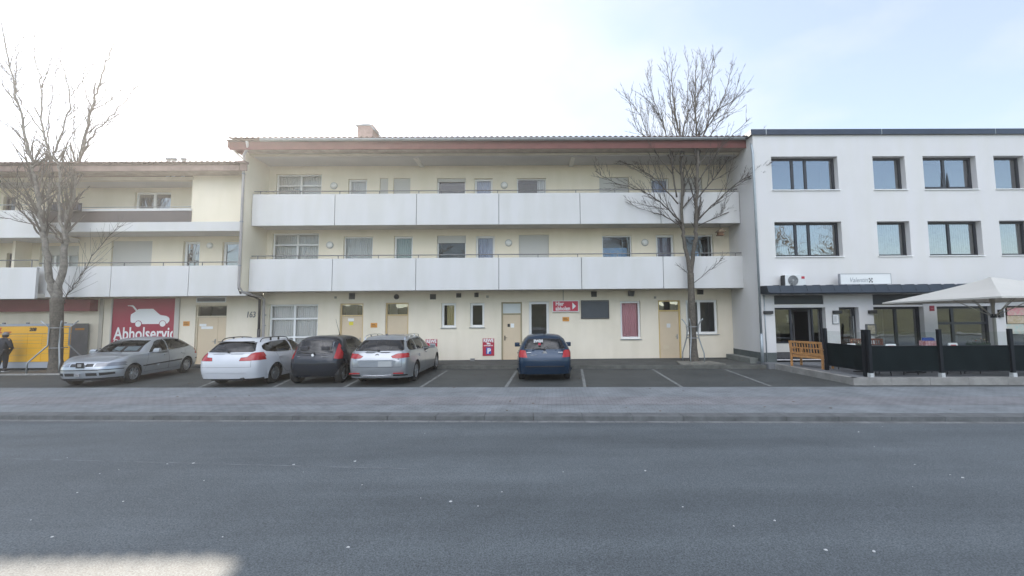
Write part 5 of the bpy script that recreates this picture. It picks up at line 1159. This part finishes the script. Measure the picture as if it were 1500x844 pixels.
# ------------------------------------------------------------------ person at the lockers
def figure(label, loc, rz, h):
    root = thing('person', label, 'person', loc, rz); s = h/1.75
    J = {'pel': (0, 0, .93, .155), 'wa': (0, .0, 1.08, .15), 'ch': (0, .02, 1.28, .175), 'nb': (0, .03, 1.45, .09), 'ne': (0, .05, 1.52, .062), 'hd': (0, .085, 1.60, .085), 'ht': (0, .09, 1.70, .08),
         'hl': (-.10, 0, .88, .115), 'kl': (-.12, .02, .50, .078), 'al': (-.13, -.03, .12, .052), 'hr': (.10, 0, .88, .115), 'kr': (.115, .03, .50, .078), 'ar': (.12, .02, .12, .052),
         'sl': (-.19, .02, 1.40, .085), 'el': (-.31, .0, 1.14, .062), 'wl': (-.20, .20, 1.05, .042), 'sr': (.19, .02, 1.40, .085), 'er': (.33, -.03, 1.15, .062), 'wr': (.20, .18, 1.02, .042)}
    Ed = [('pel','wa'),('wa','ch'),('ch','nb'),('nb','ne'),('ne','hd'),('hd','ht'),('pel','hl'),('hl','kl'),('kl','al'),('pel','hr'),('hr','kr'),('kr','ar'),('ch','sl'),('sl','el'),('el','wl'),('ch','sr'),('sr','er'),('er','wr')]
    def skin(names, edges, scale, name, mat, par, root_=None, sub=2):
        me = bpy.data.meshes.new(name); idx = {n: i for i, n in enumerate(names)}
        me.from_pydata([Vector(J[n][:3])*s for n in names], [(idx[a], idx[b]) for a, b in edges], [])
        o = bpy.data.objects.new(name, me); COL.objects.link(o); m = o.modifiers.new('s', 'SKIN'); 
        for i, n in enumerate(names): v = me.skin_vertices[0].data[i]; r = J[n][3]*s*scale; v.radius = (r, r); v.use_root = (n == (root_ or names[0]))
        m.use_smooth_shade = True; q = o.modifiers.new('u', 'SUBSURF'); q.levels = sub; q.render_levels = sub
        dg = bpy.context.evaluated_depsgraph_get(); dg.update(); m2 = bpy.data.meshes.new_from_object(o.evaluated_get(dg)); bpy.data.objects.remove(o)
        m2.materials.clear(); m2.materials.append(mat); m2.name = name; m2.polygons.foreach_set('use_smooth', [True]*len(m2.polygons))
        o = bpy.data.objects.new(name, m2); COL.objects.link(o); o.parent = par; return o
    skinm = M('skin', (.42, .26, .19), .6)
    body = skin(list(J), Ed, .92, 'body', skinm, root)
    tr = ['pel', 'hl', 'kl', 'al', 'hr', 'kr', 'ar']; skin(tr, [e for e in Ed if e[0] in tr and e[1] in tr], 1.18, 'trousers', M('dark trousers', (.018, .018, .022), .85, .2, 9), root)
    ja = ['ch', 'wa', 'pel', 'nb', 'sl', 'el', 'wl', 'sr', 'er', 'wr']; skin(ja, [e for e in Ed if e[0] in ja and e[1] in ja], 1.22, 'jacket', M('black jacket', (.016, .018, .026), .8, .3, 7), root)
    for sg, k in ((-1, 'al'), (1, 'ar')):
        x, y, z, _ = J[k]; mb = MB(); prof = [(-.11, 0, .05), (-.06, .0, .10), (.05, .0, .09), (.16, .0, .045)]
        for (z0, z1, mt, nm, e) in ((.02, .11, M('dark shoe', (.03, .03, .035), .6), 'shoe', 0), (0, .022, signwhite, 'shoe_sole', .006)):
            mb = MB(); pts = [(x*s+px*s, y*s+py*s+.02) for px, py in [(-.045-e, -.10-e), (.045+e, -.10-e), (.055+e, .05), (.04, .17+e), (-.03, .17+e), (-.055-e, .05)]]; mb.prism(pts, z0*s, z1*s); mb.build(nm, mt, root, bevel=.012 if nm == 'shoe' else .004)
    hx = Vector(J['hd'][:3])*s
    mb = MB(); prof = [(0, .125), (.05, .118), (.085, .09), (.105, .04), (.108, .0), (.10, -.02)]; mb.lathe([(a*s, b*s) for a, b in prof], hx+Vector((0, .0, .06*s)), 'z', 20)
    mb.prism([(hx.x-.08*s, hx.y+.09*s), (hx.x+.08*s, hx.y+.09*s), (hx.x+.06*s, hx.y+.17*s), (hx.x-.06*s, hx.y+.17*s)], hx.z+.055*s, hx.z+.067*s); mb.build('cap', M('grey cap', (.22, .22, .22), .85, .3, 20), root, smooth=True)
    mb = MB(); mb.lathe([(.10*s, .06*s), (.102*s, .0), (.09*s, -.045*s), (.05*s, -.06*s)], hx+Vector((0, -.012, 0)), 'z', 18); mb.build('hair', M('dark hair', (.04, .03, .025), .8), root, smooth=True)
    for sg in (-1, 1):   # ears, then face details and fingers
        pass
    mb = MB()
    for sg in (-1, 1): mb.lathe([(0, .0), (.026*s, .0), (.030*s, .012*s), (.0, .016*s)], hx+Vector((sg*.088*s-.008*s, .0, -.005*s)), 'x', 10)
    mb.build('ear', skinm, root, smooth=True)
    mb = MB(); f = hx+Vector((0, .078*s, 0)); mb.prism([(f.x-.012*s, f.z-.03*s), (f.x+.012*s, f.z-.03*s), (f.x, f.z+.02*s)], f.y, f.y+.022*s, 'y'); mb.build('nose', skinm, root, bevel=.004)
    mb = MB()
    for sg in (-1, 1): mb.cyl((f.x+sg*.032*s, f.y+.002*s, f.z+.018*s), .009*s, .012*s, 'y', 10)
    mb.build('eye', black, root)
    mb = MB(); mb.box(f.x-.022*s, f.x+.022*s, f.y-.004*s, f.y+.008*s, f.z-.056*s, f.z-.048*s); mb.build('mouth', M('lips', (.32, .14, .12), .6), root)
    for k, sg in (('wl', 1), ('wr', -1)):
        q = Vector(J[k][:3])*s; mb = MB(); d = Vector((sg*.25, .93, .1)).normalized(); sd = Vector((0, 0, 1)); 
        mb.tube([q, q+d*.05*s, q+d*.09*s], [.034*s, .040*s, .036*s], 10)
        for i, L in enumerate((.062, .074, .070, .054)):
            b = q+d*.085*s+sd*(.027-.018*i)*s; dd = (d+Vector((sg*.35, 0, -.25))).normalized(); mb.tube([b, b+d*L*.5*s, b+d*L*.5*s+dd*L*.5*s], [.0095*s, .009*s, .0065*s], 6)
        b = q+d*.03*s+sd*.03*s; mb.tube([b, b+(d*.5+sd*.7).normalized()*.035*s, b+(d*.8+sd*.55).normalized()*.065*s], [.012*s, .010*s, .008*s], 6); mb.build('hand', skinm, root, smooth=True)
    return root
p = G(5.5, 543, 0)
figure('person in a black jacket and grey cap standing at the yellow lockers, seen from behind', (p.x+.34, 16.95, .0), .15, 1.56)

# ------------------------------------------------------------------ bench
def bench(label, p, q, base, mat, facing=1):
    p, q = Vector((*p, 0)), Vector((*q, 0)); L = (q-p).length; rz = math.atan2((q-p).y, (q-p).x)
    root = thing('wooden_bench', label, 'bench', (*((p+q)/2).xy, base), rz); h = L/2
    for sx in (-1, 1):
        x = sx*(h-.04); mb = MB(); mb.prism([(-.04, 0), (.02, 0), (.02, .44), (-.04, .90), (-.09, .90), (-.04, .42)], x-.028, x+.028, 'x'); mb.build('back_leg', mat, root, bevel=.006)
        mb = MB(); mb.box(x-.028, x+.028, .45, .51, 0, .62); mb.build('front_leg', mat, root, bevel=.006)
        mb = MB(); mb.box(x-.035, x+.035, -.05, .54, .621, .655); mb.build('armrest', mat, root, bevel=.008)
        mb = MB(); mb.box(x-.02, x+.02, .021, .449, .34, .40); mb.build('side_rail', mat, root)
    mb = MB()
    for i in range(5): mb.box(-h+.07, h-.07, .02+i*.095, .10+i*.095, .41, .432)
    mb.box(-h+.07, h-.07, .44, .465, .33, .405); mb.box(-h+.07, h-.07, 0.0, .02, .33, .405); mb.build('seat', mat, root, bevel=.004)
    mb = MB(); f = lambda z: -(z-.44)*.13
    for z0, z1 in ((.46, .52), (.655, .70), (.835, .91)): mb.prism([(f(z0)-.03, z0), (f(z0)+.0, z0), (f(z1)+.0, z1), (f(z1)-.03, z1)], -h+.07, h-.07, 'x')
    n = int(L/.1)
    for i in range(n):
        x = -h+.1+(L-.2)*i/(n-1); mb.prism([(f(.52)-.022, .52), (f(.52)-.006, .52), (f(.835)-.006, .835), (f(.835)-.022, .835)], x-.016, x+.016, 'x')
    mb.build('backrest', mat, root)
    return root
bench('orange brown wooden garden bench standing outside the dark screen', (9.62, 13.66), (9.22, 14.85), TZ-.012, wood) if False else None
b_ = bench('orange brown wooden garden bench standing outside the dark screen', (9.68, 13.65), (9.26, 14.75), TZ-.012, wood)
b_.rotation_euler.z += math.pi
bench('red brown slatted bench against the shop window inside the terrace', (11.95, 15.35), (13.2, 15.35), TZ-.012, redwood).rotation_euler.z += math.pi

# ------------------------------------------------------------------ terrace screens
FAB = M('dark green screen fabric', (.008, .013, .014), .9, .25, 1.5, spec=.12); POST = M('screen post', (.012, .014, .017), .6, spec=.2); GT = glass('screen glass', (.82, .86, .85), 1.5)
def screen(label, pts, foot):
    root = thing('terrace_screen', label, 'windbreak', (*pts[0], TZ)); o = Vector((*pts[0], 0)); P = [Vector((*p, 0))-o for p in pts]
    for i, p in enumerate(P):
        mb = MB(); mb.box(p.x-.045, p.x+.045, p.y-.045, p.y+.045, .10 if foot else .0, 1.36); q = mb.build('post', POST, root, bevel=.006)
        if foot and i < 99: mb = MB(); mb.box(p.x-.055, p.x+.055, p.y-.055, p.y+.055, -.004, .115); mb.build('post_foot', M('galvanised foot', (.52, .53, .52), .4, .2, 6), q)
    for i in range(len(P)-1):
        d = (P[i+1]-P[i]); L = d.length; d /= L; n = Vector((-d.y, d.x, 0)); A = P[i]+d*.05; B = P[i+1]-d*.05; k = 14
        mb = MB(); vs = []; fs = []
        for j in range(k+1):
            for zz in range(5):
                z = .17+.70*zz/4; w = .016*math.sin(j*1.3+zz*.9+i) if 0 < j < k else 0; q = A+(B-A)*j/k+n*(w+.01); vs.append((q.x, q.y, z))
        for j in range(k):
            for zz in range(4): a = j*5+zz; fs.append((a, a+5, a+6, a+1))
        mb.add(vs, fs); pa = mb.build('fabric_panel', FAB, root, smooth=True)
        mb = MB(); mb.tube([A+Vector((0, 0, .88)), B+Vector((0, 0, .88))], .016, 6); mb.tube([A+Vector((0, 0, .165)), B+Vector((0, 0, .165))], .014, 6); mb.build('rail', POST, pa)
        mb = MB(); mb.quad(A+Vector((0, 0, .90)), B+Vector((0, 0, .90)), B+Vector((0, 0, 1.28)), A+Vector((0, 0, 1.28))); mb.build('glass_top', GT, root)
    return root
screen('dark green terrace screen along the street with glass above', [(9.74, 11.85), (11.72, 11.76), (13.68, 11.66), (15.7, 11.57)], True)
screen('short dark terrace screen running from the street corner towards the bench', [(9.62, 13.45), (9.71, 11.99)], False)
# ------------------------------------------------------------------ parasol
PC = Vector((15.13, 13.3, TZ)); root = thing('parasol', 'large square off white parasol over the cafe terrace', 'parasol', PC)
zr_, zp_ = 2.46-TZ, 3.20-TZ; hs = 1.97
CAN = M('parasol canvas', (.60, .58, .53), .9, .06, 1.2); t_ = CAN.node_tree
b_ = t_.nodes['Principled BSDF']; tl = t_.nodes.new('ShaderNodeBsdfTranslucent'); tl.inputs[0].default_value = (.42, .33, .23, 1); ms = t_.nodes.new('ShaderNodeMixShader'); ms.inputs[0].default_value = .10
t_.links.new(b_.outputs[0], ms.inputs[1]); t_.links.new(tl.outputs[0], ms.inputs[2]); t_.links.new(ms.outputs[0], t_.nodes['Material Output'].inputs[0])
mb = MB(); n = 10; per = []
cs = [(-hs, -hs), (hs, -hs), (hs, hs), (-hs, hs)]
for k in range(4):
    a, b = cs[k], cs[(k+1) % 4]
    for i in range(8): t = i/8; per.append((a[0]+(b[0]-a[0])*t, a[1]+(b[1]-a[1])*t, t))
vs = []; fs = []; rings = [1, .8, .6, .4, .2, .09]
for r in rings:
    for (x, y, t) in per: sag = -.05*math.sin(math.pi*t)*0+.0; z = zr_+(zp_-zr_)*(1-r)-.09*math.sin(math.pi*r)*(.4+.6*math.sin(math.pi*t)); vs.append((x*r, y*r, z-(y*.012)))
m = len(per)
for q in range(len(rings)-1):
    for i in range(m): fs.append((q*m+i, q*m+(i+1) % m, (q+1)*m+(i+1) % m, (q+1)*m+i))
vs.append((0, 0, zp_)); 
for i in range(m): fs.append(((len(rings)-1)*m+i, (len(rings)-1)*m+(i+1) % m, len(vs)-1))
for i in range(m): vs.append((per[i][0], per[i][1], vs[i][2]-.05))
k0 = len(vs)-m
for i in range(m): fs.append((i, k0+i, k0+(i+1) % m, (i+1) % m))
mb.add(vs, fs); mb.build('canopy', CAN, root, smooth=False)
POLE = M('parasol frame', (.42, .40, .35), .5)
mb = MB(); mb.cyl((0, 0, zp_/2), .045, zp_-.02, 'z', 16); mb.build('pole', POLE, root, smooth=True)
for k in range(8):
    q = k*math.pi/4+math.pi/4; r = hs*1.38 if k % 2 == 0 else hs*.97; e = Vector((math.cos(q)*r, math.sin(q)*r, zr_-.03)); tpt = Vector((0, 0, zp_-.08))
    mb = MB(); mb.tube([tpt, tpt+(e-tpt)*.5+Vector((0, 0, -.05)), e], .014, 6); rb = mb.build('rib', POLE, root); mb = MB(); mb.tube([Vector((math.cos(q)*.05, math.sin(q)*.05, 1.72)), tpt+(e-tpt)*.48+Vector((0, 0, -.06))], .013, 6); mb.build('strut', POLE, rb)
mb = MB(); mb.lathe([(.08, -.06), (.08, .06), (.045, .06)], (0, 0, 1.72), 'z', 16); mb.build('hub', black, root)
mb = MB(); mb.box(-.42, .42, -.42, .42, 0, .10); mb.build('base', concrete, root, bevel=.02)
# ------------------------------------------------------------------ tables, chairs, things on the tables
TBL = M('table top', (.05, .05, .05), .5)
def table(label, x, y, s=.7):
    root = thing('cafe_table', label, 'table', (x, y, TZ-.012), 0, 'cafe tables on the terrace'); mb = MB(); mb.box(-s/2, s/2, -s/2, s/2, .715, .745); mb.build('tabletop', TBL, root, bevel=.006)
    mb = MB(); mb.cyl((0, 0, .37), .03, .69); mb.build('column', black, root); mb = MB()
    mb.box(-.3, .3, -.03, .03, 0, .03); mb.box(-.03, .03, -.3, .3, .0305, .055); mb.build('foot', black, root); return root
def chair(label, x, y, rz):
    root = thing('cafe_chair', label, 'chair', (x, y, TZ-.012), rz, 'cafe chairs on the terrace')
    for sx in (-.2, .2):
        for sy in (-.2, .2): mb = MB(); mb.tube([(sx, sy, .44), (sx*1.12, sy*1.12, 0)], .013, 6); mb.build('leg', black, root)
    mb = MB(); mb.box(-.22, .22, -.22, .22, .435, .46); mb.build('seat', TBL, root, bevel=.01); mb = MB(); mb.tube([(-.2, .21, .44), (-.21, .25, .80), (.21, .25, .80), (.2, .21, .44)], .013, 6); 
    for i in range(3): mb.box(-.2, .2, .225+.01*i, .24+.01*i, .55+.09*i, .60+.09*i)
    mb.build('backrest', black, root); return root
tabs = [('small cafe table nearest the corner of the terrace screen', 10.45, 13.0), ('small cafe table with a white card, left of the parasol pole', 11.9, 12.75), ('cafe table carrying the flower box, left of the parasol pole', 14.0, 12.9), ('small cafe table carrying a blue and red box', 11.95, 14.0)]
tt = [table(*t) for t in tabs]
for lab, x, y, rz in (('dark cafe chair behind the corner of the screen', 10.4, 12.4, 3.1), ('dark cafe chair seen under the middle screen panel', 11.3, 12.5, 1.6), ('dark cafe chair under the screen right of the middle post', 12.6, 12.5, -1.5), ('dark cafe chair left of the flower table', 13.3, 12.6, 1.5), ('dark cafe chair nearest the glass door', 10.4, 13.9, 0.)): chair(lab, x, y, rz)
def card(label, px, Y, t=.05, mats=None, name='table_card'):
    a, b, c, d = RC(*px, Y); root = thing(name, label, 'table card', ((a+b)/2, Y, TZ-.012+.745)); w = b-a; h = d-c
    mb = MB(); mb.prism([(-t, 0), (t, 0), (.004, h), (-.004, h)], -w/2, w/2, 'x'); mb.build('card', mats or signwhite, root)
    mb = MB(); mb.prism([(-t*.72, h*.3), (-t*.72-.004, h*.3), (-t*.36-.004, h*.68), (-t*.36, h*.68)], -w*.3, w*.3, 'x'); mb.build('print', M('card print red', (.5, .05, .05), .6), root)
card('white folded card with red print on the cafe table, right of the middle post', (1389, 501, 1402, 509), 12.65); card('white card on the cafe table, just right of the corner post', (1297, 503, 1312, 510), 12.7); card('red and white card behind the short side screen', (1241, 499, 1252.5, 506), 13.0)
# box of crisps-like packs
a, b, c, d = RC(1351, 496.5, 1368, 507, 13.9); root = thing('display_box', 'blue and red display box on the rear cafe table', 'box', ((a+b)/2, 13.9, TZ-.012+.745))
w = b-a; mb = MB(); mb.box(-w/2, w/2, -.12, .12, 0, .16); mb.build('tray', M('tray white red', (.55, .42, .42), .6, .8, 14, alt=(.45, .03, .04)), root)
mb = MB()
for i in range(4): x = -w/2+.06+i*(w-.12)/3; mb.prism([(x-.05, .165), (x+.05, .165), (x+.035, .26-.02*(i % 2)), (x-.04, .27)], -.05, .03, 'y')
mb.build('packet', M('packet blue', (.03, .09, .38), .4), root)
# flower boxes
def flowers(label, x, y, z, w, seed, cols):
    root = thing('flower_box', label, 'flower box', (x, y, z)); rnd = random.Random(seed); mb = MB(); mb.prism([(-.07, 0), (.07, 0), (.09, .13), (-.09, .13)], -w/2, w/2, 'x'); mb.build('planter', M('planter green', (.05, .07, .05), .7), root, bevel=.004)
    lf = MB(); fl = MB()
    for i in range(int(260*w)):
        px, py, pz = rnd.uniform(-w/2, w/2), rnd.uniform(-.11, .11), .12+rnd.random()**1.4*.16; a = Vector((rnd.gauss(0, 1), rnd.gauss(0, 1), rnd.gauss(0, 1))).normalized(); b = a.orthogonal().normalized(); s = rnd.uniform(.014, .028); c = Vector((px, py, pz)); cc = a.cross(b)
        t = fl if rnd.random() < .22 and pz > .18 else lf; t.cur = rnd.randrange(len(cols)) if t is fl else 0
        t.add([c-b*s, c+cc*s*.5, c+b*s, c-cc*s*.5], [(0, 1, 2, 3)])
    lf.build('foliage', M('flower foliage', (.045, .085, .035), .8, .3, 9), root); fl.build('blossom', cols, root); return root
PINK = M('petal orange', (.62, .22, .12), .7); RED = M('petal red', (.5, .03, .04), .7); CREAMF = M('petal cream', (.65, .55, .35), .7)
flowers('flower box with orange and red blossoms on the table beside the parasol pole', 14.1, 12.9, TZ-.012+.745, .62, 3, [PINK, RED, CREAMF])
flowers('small trough of green leaves on the table in the screen corner', 10.45, 13.1, TZ-.012+.745, .4, 5, [CREAMF])
# bird house hanging under the upper balcony
p = U(1055, 341, 17.5); root = thing('bird_house', 'small brown bird house hanging under the upper balcony', 'bird house', (p.x, 17.5, p.z-.13))
mb = MB(); mb.box(-.13, .13, -.12, .12, 0, .05); mb.box(-.10, .10, -.09, .09, .05, .17); mb.build('box', M('bird house wood', (.20, .11, .06), .8, .4, 12), root)
mb = MB(); mb.prism([(-.19, .15), (.19, .15), (.0, .30)], -.15, .15, 'y'); mb.build('roof', M('bird house roof', (.30, .22, .14), .85, .4, 14), root)
mb = MB(); mb.tube([(0, 0, .29), (0, 0, 5.985-(p.z-.13))], .008, 5); mb.build('cord', black, root)
# planter rack on the loggia
a, b, c, d = RC(74, 297, 119, 308.5, YP-.12); root = thing('planter_rack', 'dark planter rack hooked on the brown loggia panel behind the thick tree', 'planter', ((a+b)/2, YP-.14, c))
w, h = b-a, d-c
for k in (-.29, .27):
    mb = MB(); ww = w*.40; x = k*w
    for i in range(8): q = x-ww/2+ww*i/7; mb.box(q-.008, q+.008, -.09, -.075, 0, h)
    mb.box(x-ww/2, x+ww/2, -.095, -.07, h-.03, h); mb.box(x-ww/2, x+ww/2, -.095, .09, -.02, .0); mb.box(x-ww/2, x+ww/2, .075, .09, 0, h); mb.build('rack', M('rack metal', (.04, .04, .045), .5), root)
    mb = MB(); mb.prism([(-.06, .002), (.06, .002), (.07, h*.7), (-.07, h*.7)], x-ww*.46, x+ww*.46, 'x'); mb.build('trough', M('trough', (.10, .11, .16), .7), root)
# litter and fallen leaves
rnd = random.Random(12); mb = MB(); mb2 = MB()
pts = [(76, 787), (326, 787), (1210, 806), (1280, 808), (1135, 763), (1075, 771), (735, 721), (520, 676), (430, 681), (245, 680), (283, 679), (113, 722), (180, 735), (1258, 633), (1340, 681), (1410, 700), (660, 735), (510, 802), (945, 690), (1000, 743)]
def chip(m, c, s):
    n = 6; a0 = rnd.random()*6; m.prism([(c.x+s*rnd.uniform(.5, 1.2)*math.cos(a0+k*2*math.pi/n), c.y+s*rnd.uniform(.4, 1.1)*math.sin(a0+k*2*math.pi/n)) for k in range(n)], c.z+.001, c.z+.006)
for q in pts: chip(mb, G(*q, ROADZ), rnd.uniform(.008, .022))
for i in range(26): chip(mb, Vector((rnd.uniform(-9, 9), rnd.uniform(3, 7.8), ROADZ)), rnd.uniform(.004, .010))
tag(mb.build('litter', M('pale grit', (.55, .55, .54), .8)), 'pale chips and grit scattered on the road', 'litter', kind='stuff')
for i in range(60):
    x = rnd.uniform(-14, 10); chip(mb2, Vector((x, rnd.uniform(KB(x)+.1, 15.5), .005)), rnd.uniform(.012, .04))
for i in range(60):
    x = rnd.uniform(3, 10); chip(mb2, Vector((x, WK(x)-rnd.uniform(.02, .5)**1.5, .001)), rnd.uniform(.012, .035))
tag(mb2.build('fallen_leaves', M('dry leaf', (.13, .085, .05), .9, .5, 20)), 'dry leaves scattered on the pavement and parking bays', 'leaves', kind='stuff')
# ------------------------------------------------------------------ the sunny bank across the street (seen only in the window reflections)
mb = MB(); n = 40; rnd = random.Random(8); vs = []; fs = []
for i in range(n+1):
    for j in range(9): x = -60+120*i/n; vs.append((x, -9-j*3.2, -.1+4.2*(1-math.cos(math.pi*min(1, j/6)))/2+rnd.uniform(-.12, .12)*(j > 0)))
for i in range(n):
    for j in range(8): a = i*9+j; fs.append((a, a+1, a+10, a+9))
mb.add(vs, fs); struct('grass_bank', mb, M('grass bank', (.075, .08, .035), .95, .6, .5), smooth=True)
mb = MB(); mb.quad((-60, -6.2, ROADZ+.08), (60, -6.2, ROADZ+.08), (60, -9.2, ROADZ+.08), (-60, -9.2, ROADZ+.08)); mb.f = [f[::-1] for f in mb.f]; struct('far_pavement', mb, MATS['grey pavers'])
wd = MB()
for i in range(26):
    rr = random.Random(40+i); x = -48+i*3.8+rr.uniform(-1.5, 1.5); y = rr.uniform(-34, -18); b = Vector((x, y, 2)); t = [b+Vector((rr.gauss(0, .1)*k, rr.gauss(0, .1)*k, k*2.0)) for k in range(6)]
    wd.tube(t, [.2-.028*k for k in range(6)], 6)
    for k in range(2, 6):
        for q in range(5):
            d = Vector((rr.gauss(0, 1), rr.gauss(0, 1), rr.uniform(.4, 1.6))).normalized(); pts_ = [t[k], t[k]+d*1.9, t[k]+d*3.4+Vector((0, 0, .9))]; wd.tube(pts_, [.07, .045, .015], 4, False)
            for z in range(8): d2 = (d+Vector((rr.gauss(0, .6), rr.gauss(0, .6), rr.gauss(.2, .4)))).normalized(); s0 = pts_[1]+d*rr.uniform(-.9, 1.3); wd.tube([s0, s0+d2*rr.uniform(.9, 2.0)], [.03, .01], 4, False)
tag(wd.build('far_wood', BARK2), 'bare trees on the bank across the street', 'trees', kind='stuff')

# ------------------------------------------------------------------ thin scattering volume added to imitate lens glare around the sun
if GLARE_HAZE:
    mb = MB(); mb.box(-90, 90, -70, 90, -1.2, 14.); hz = mb.build('glare_haze', []); tag(hz, 'thin volume added over the street to imitate veiling lens glare', 'glare_haze', kind='stuff')
    m = bpy.data.materials.new('glare_haze'); m.use_nodes = True; t = m.node_tree; t.nodes.remove(t.nodes['Principled BSDF']); pv = t.nodes.new('ShaderNodeVolumePrincipled')
    pv.inputs['Color'].default_value = (.96, .96, .97, 1); pv.inputs['Density'].default_value = GLARE_HAZE; pv.inputs['Anisotropy'].default_value = .66
    t.links.new(pv.outputs[0], t.nodes['Material Output'].inputs['Volume']); hz.data.materials.append(m)
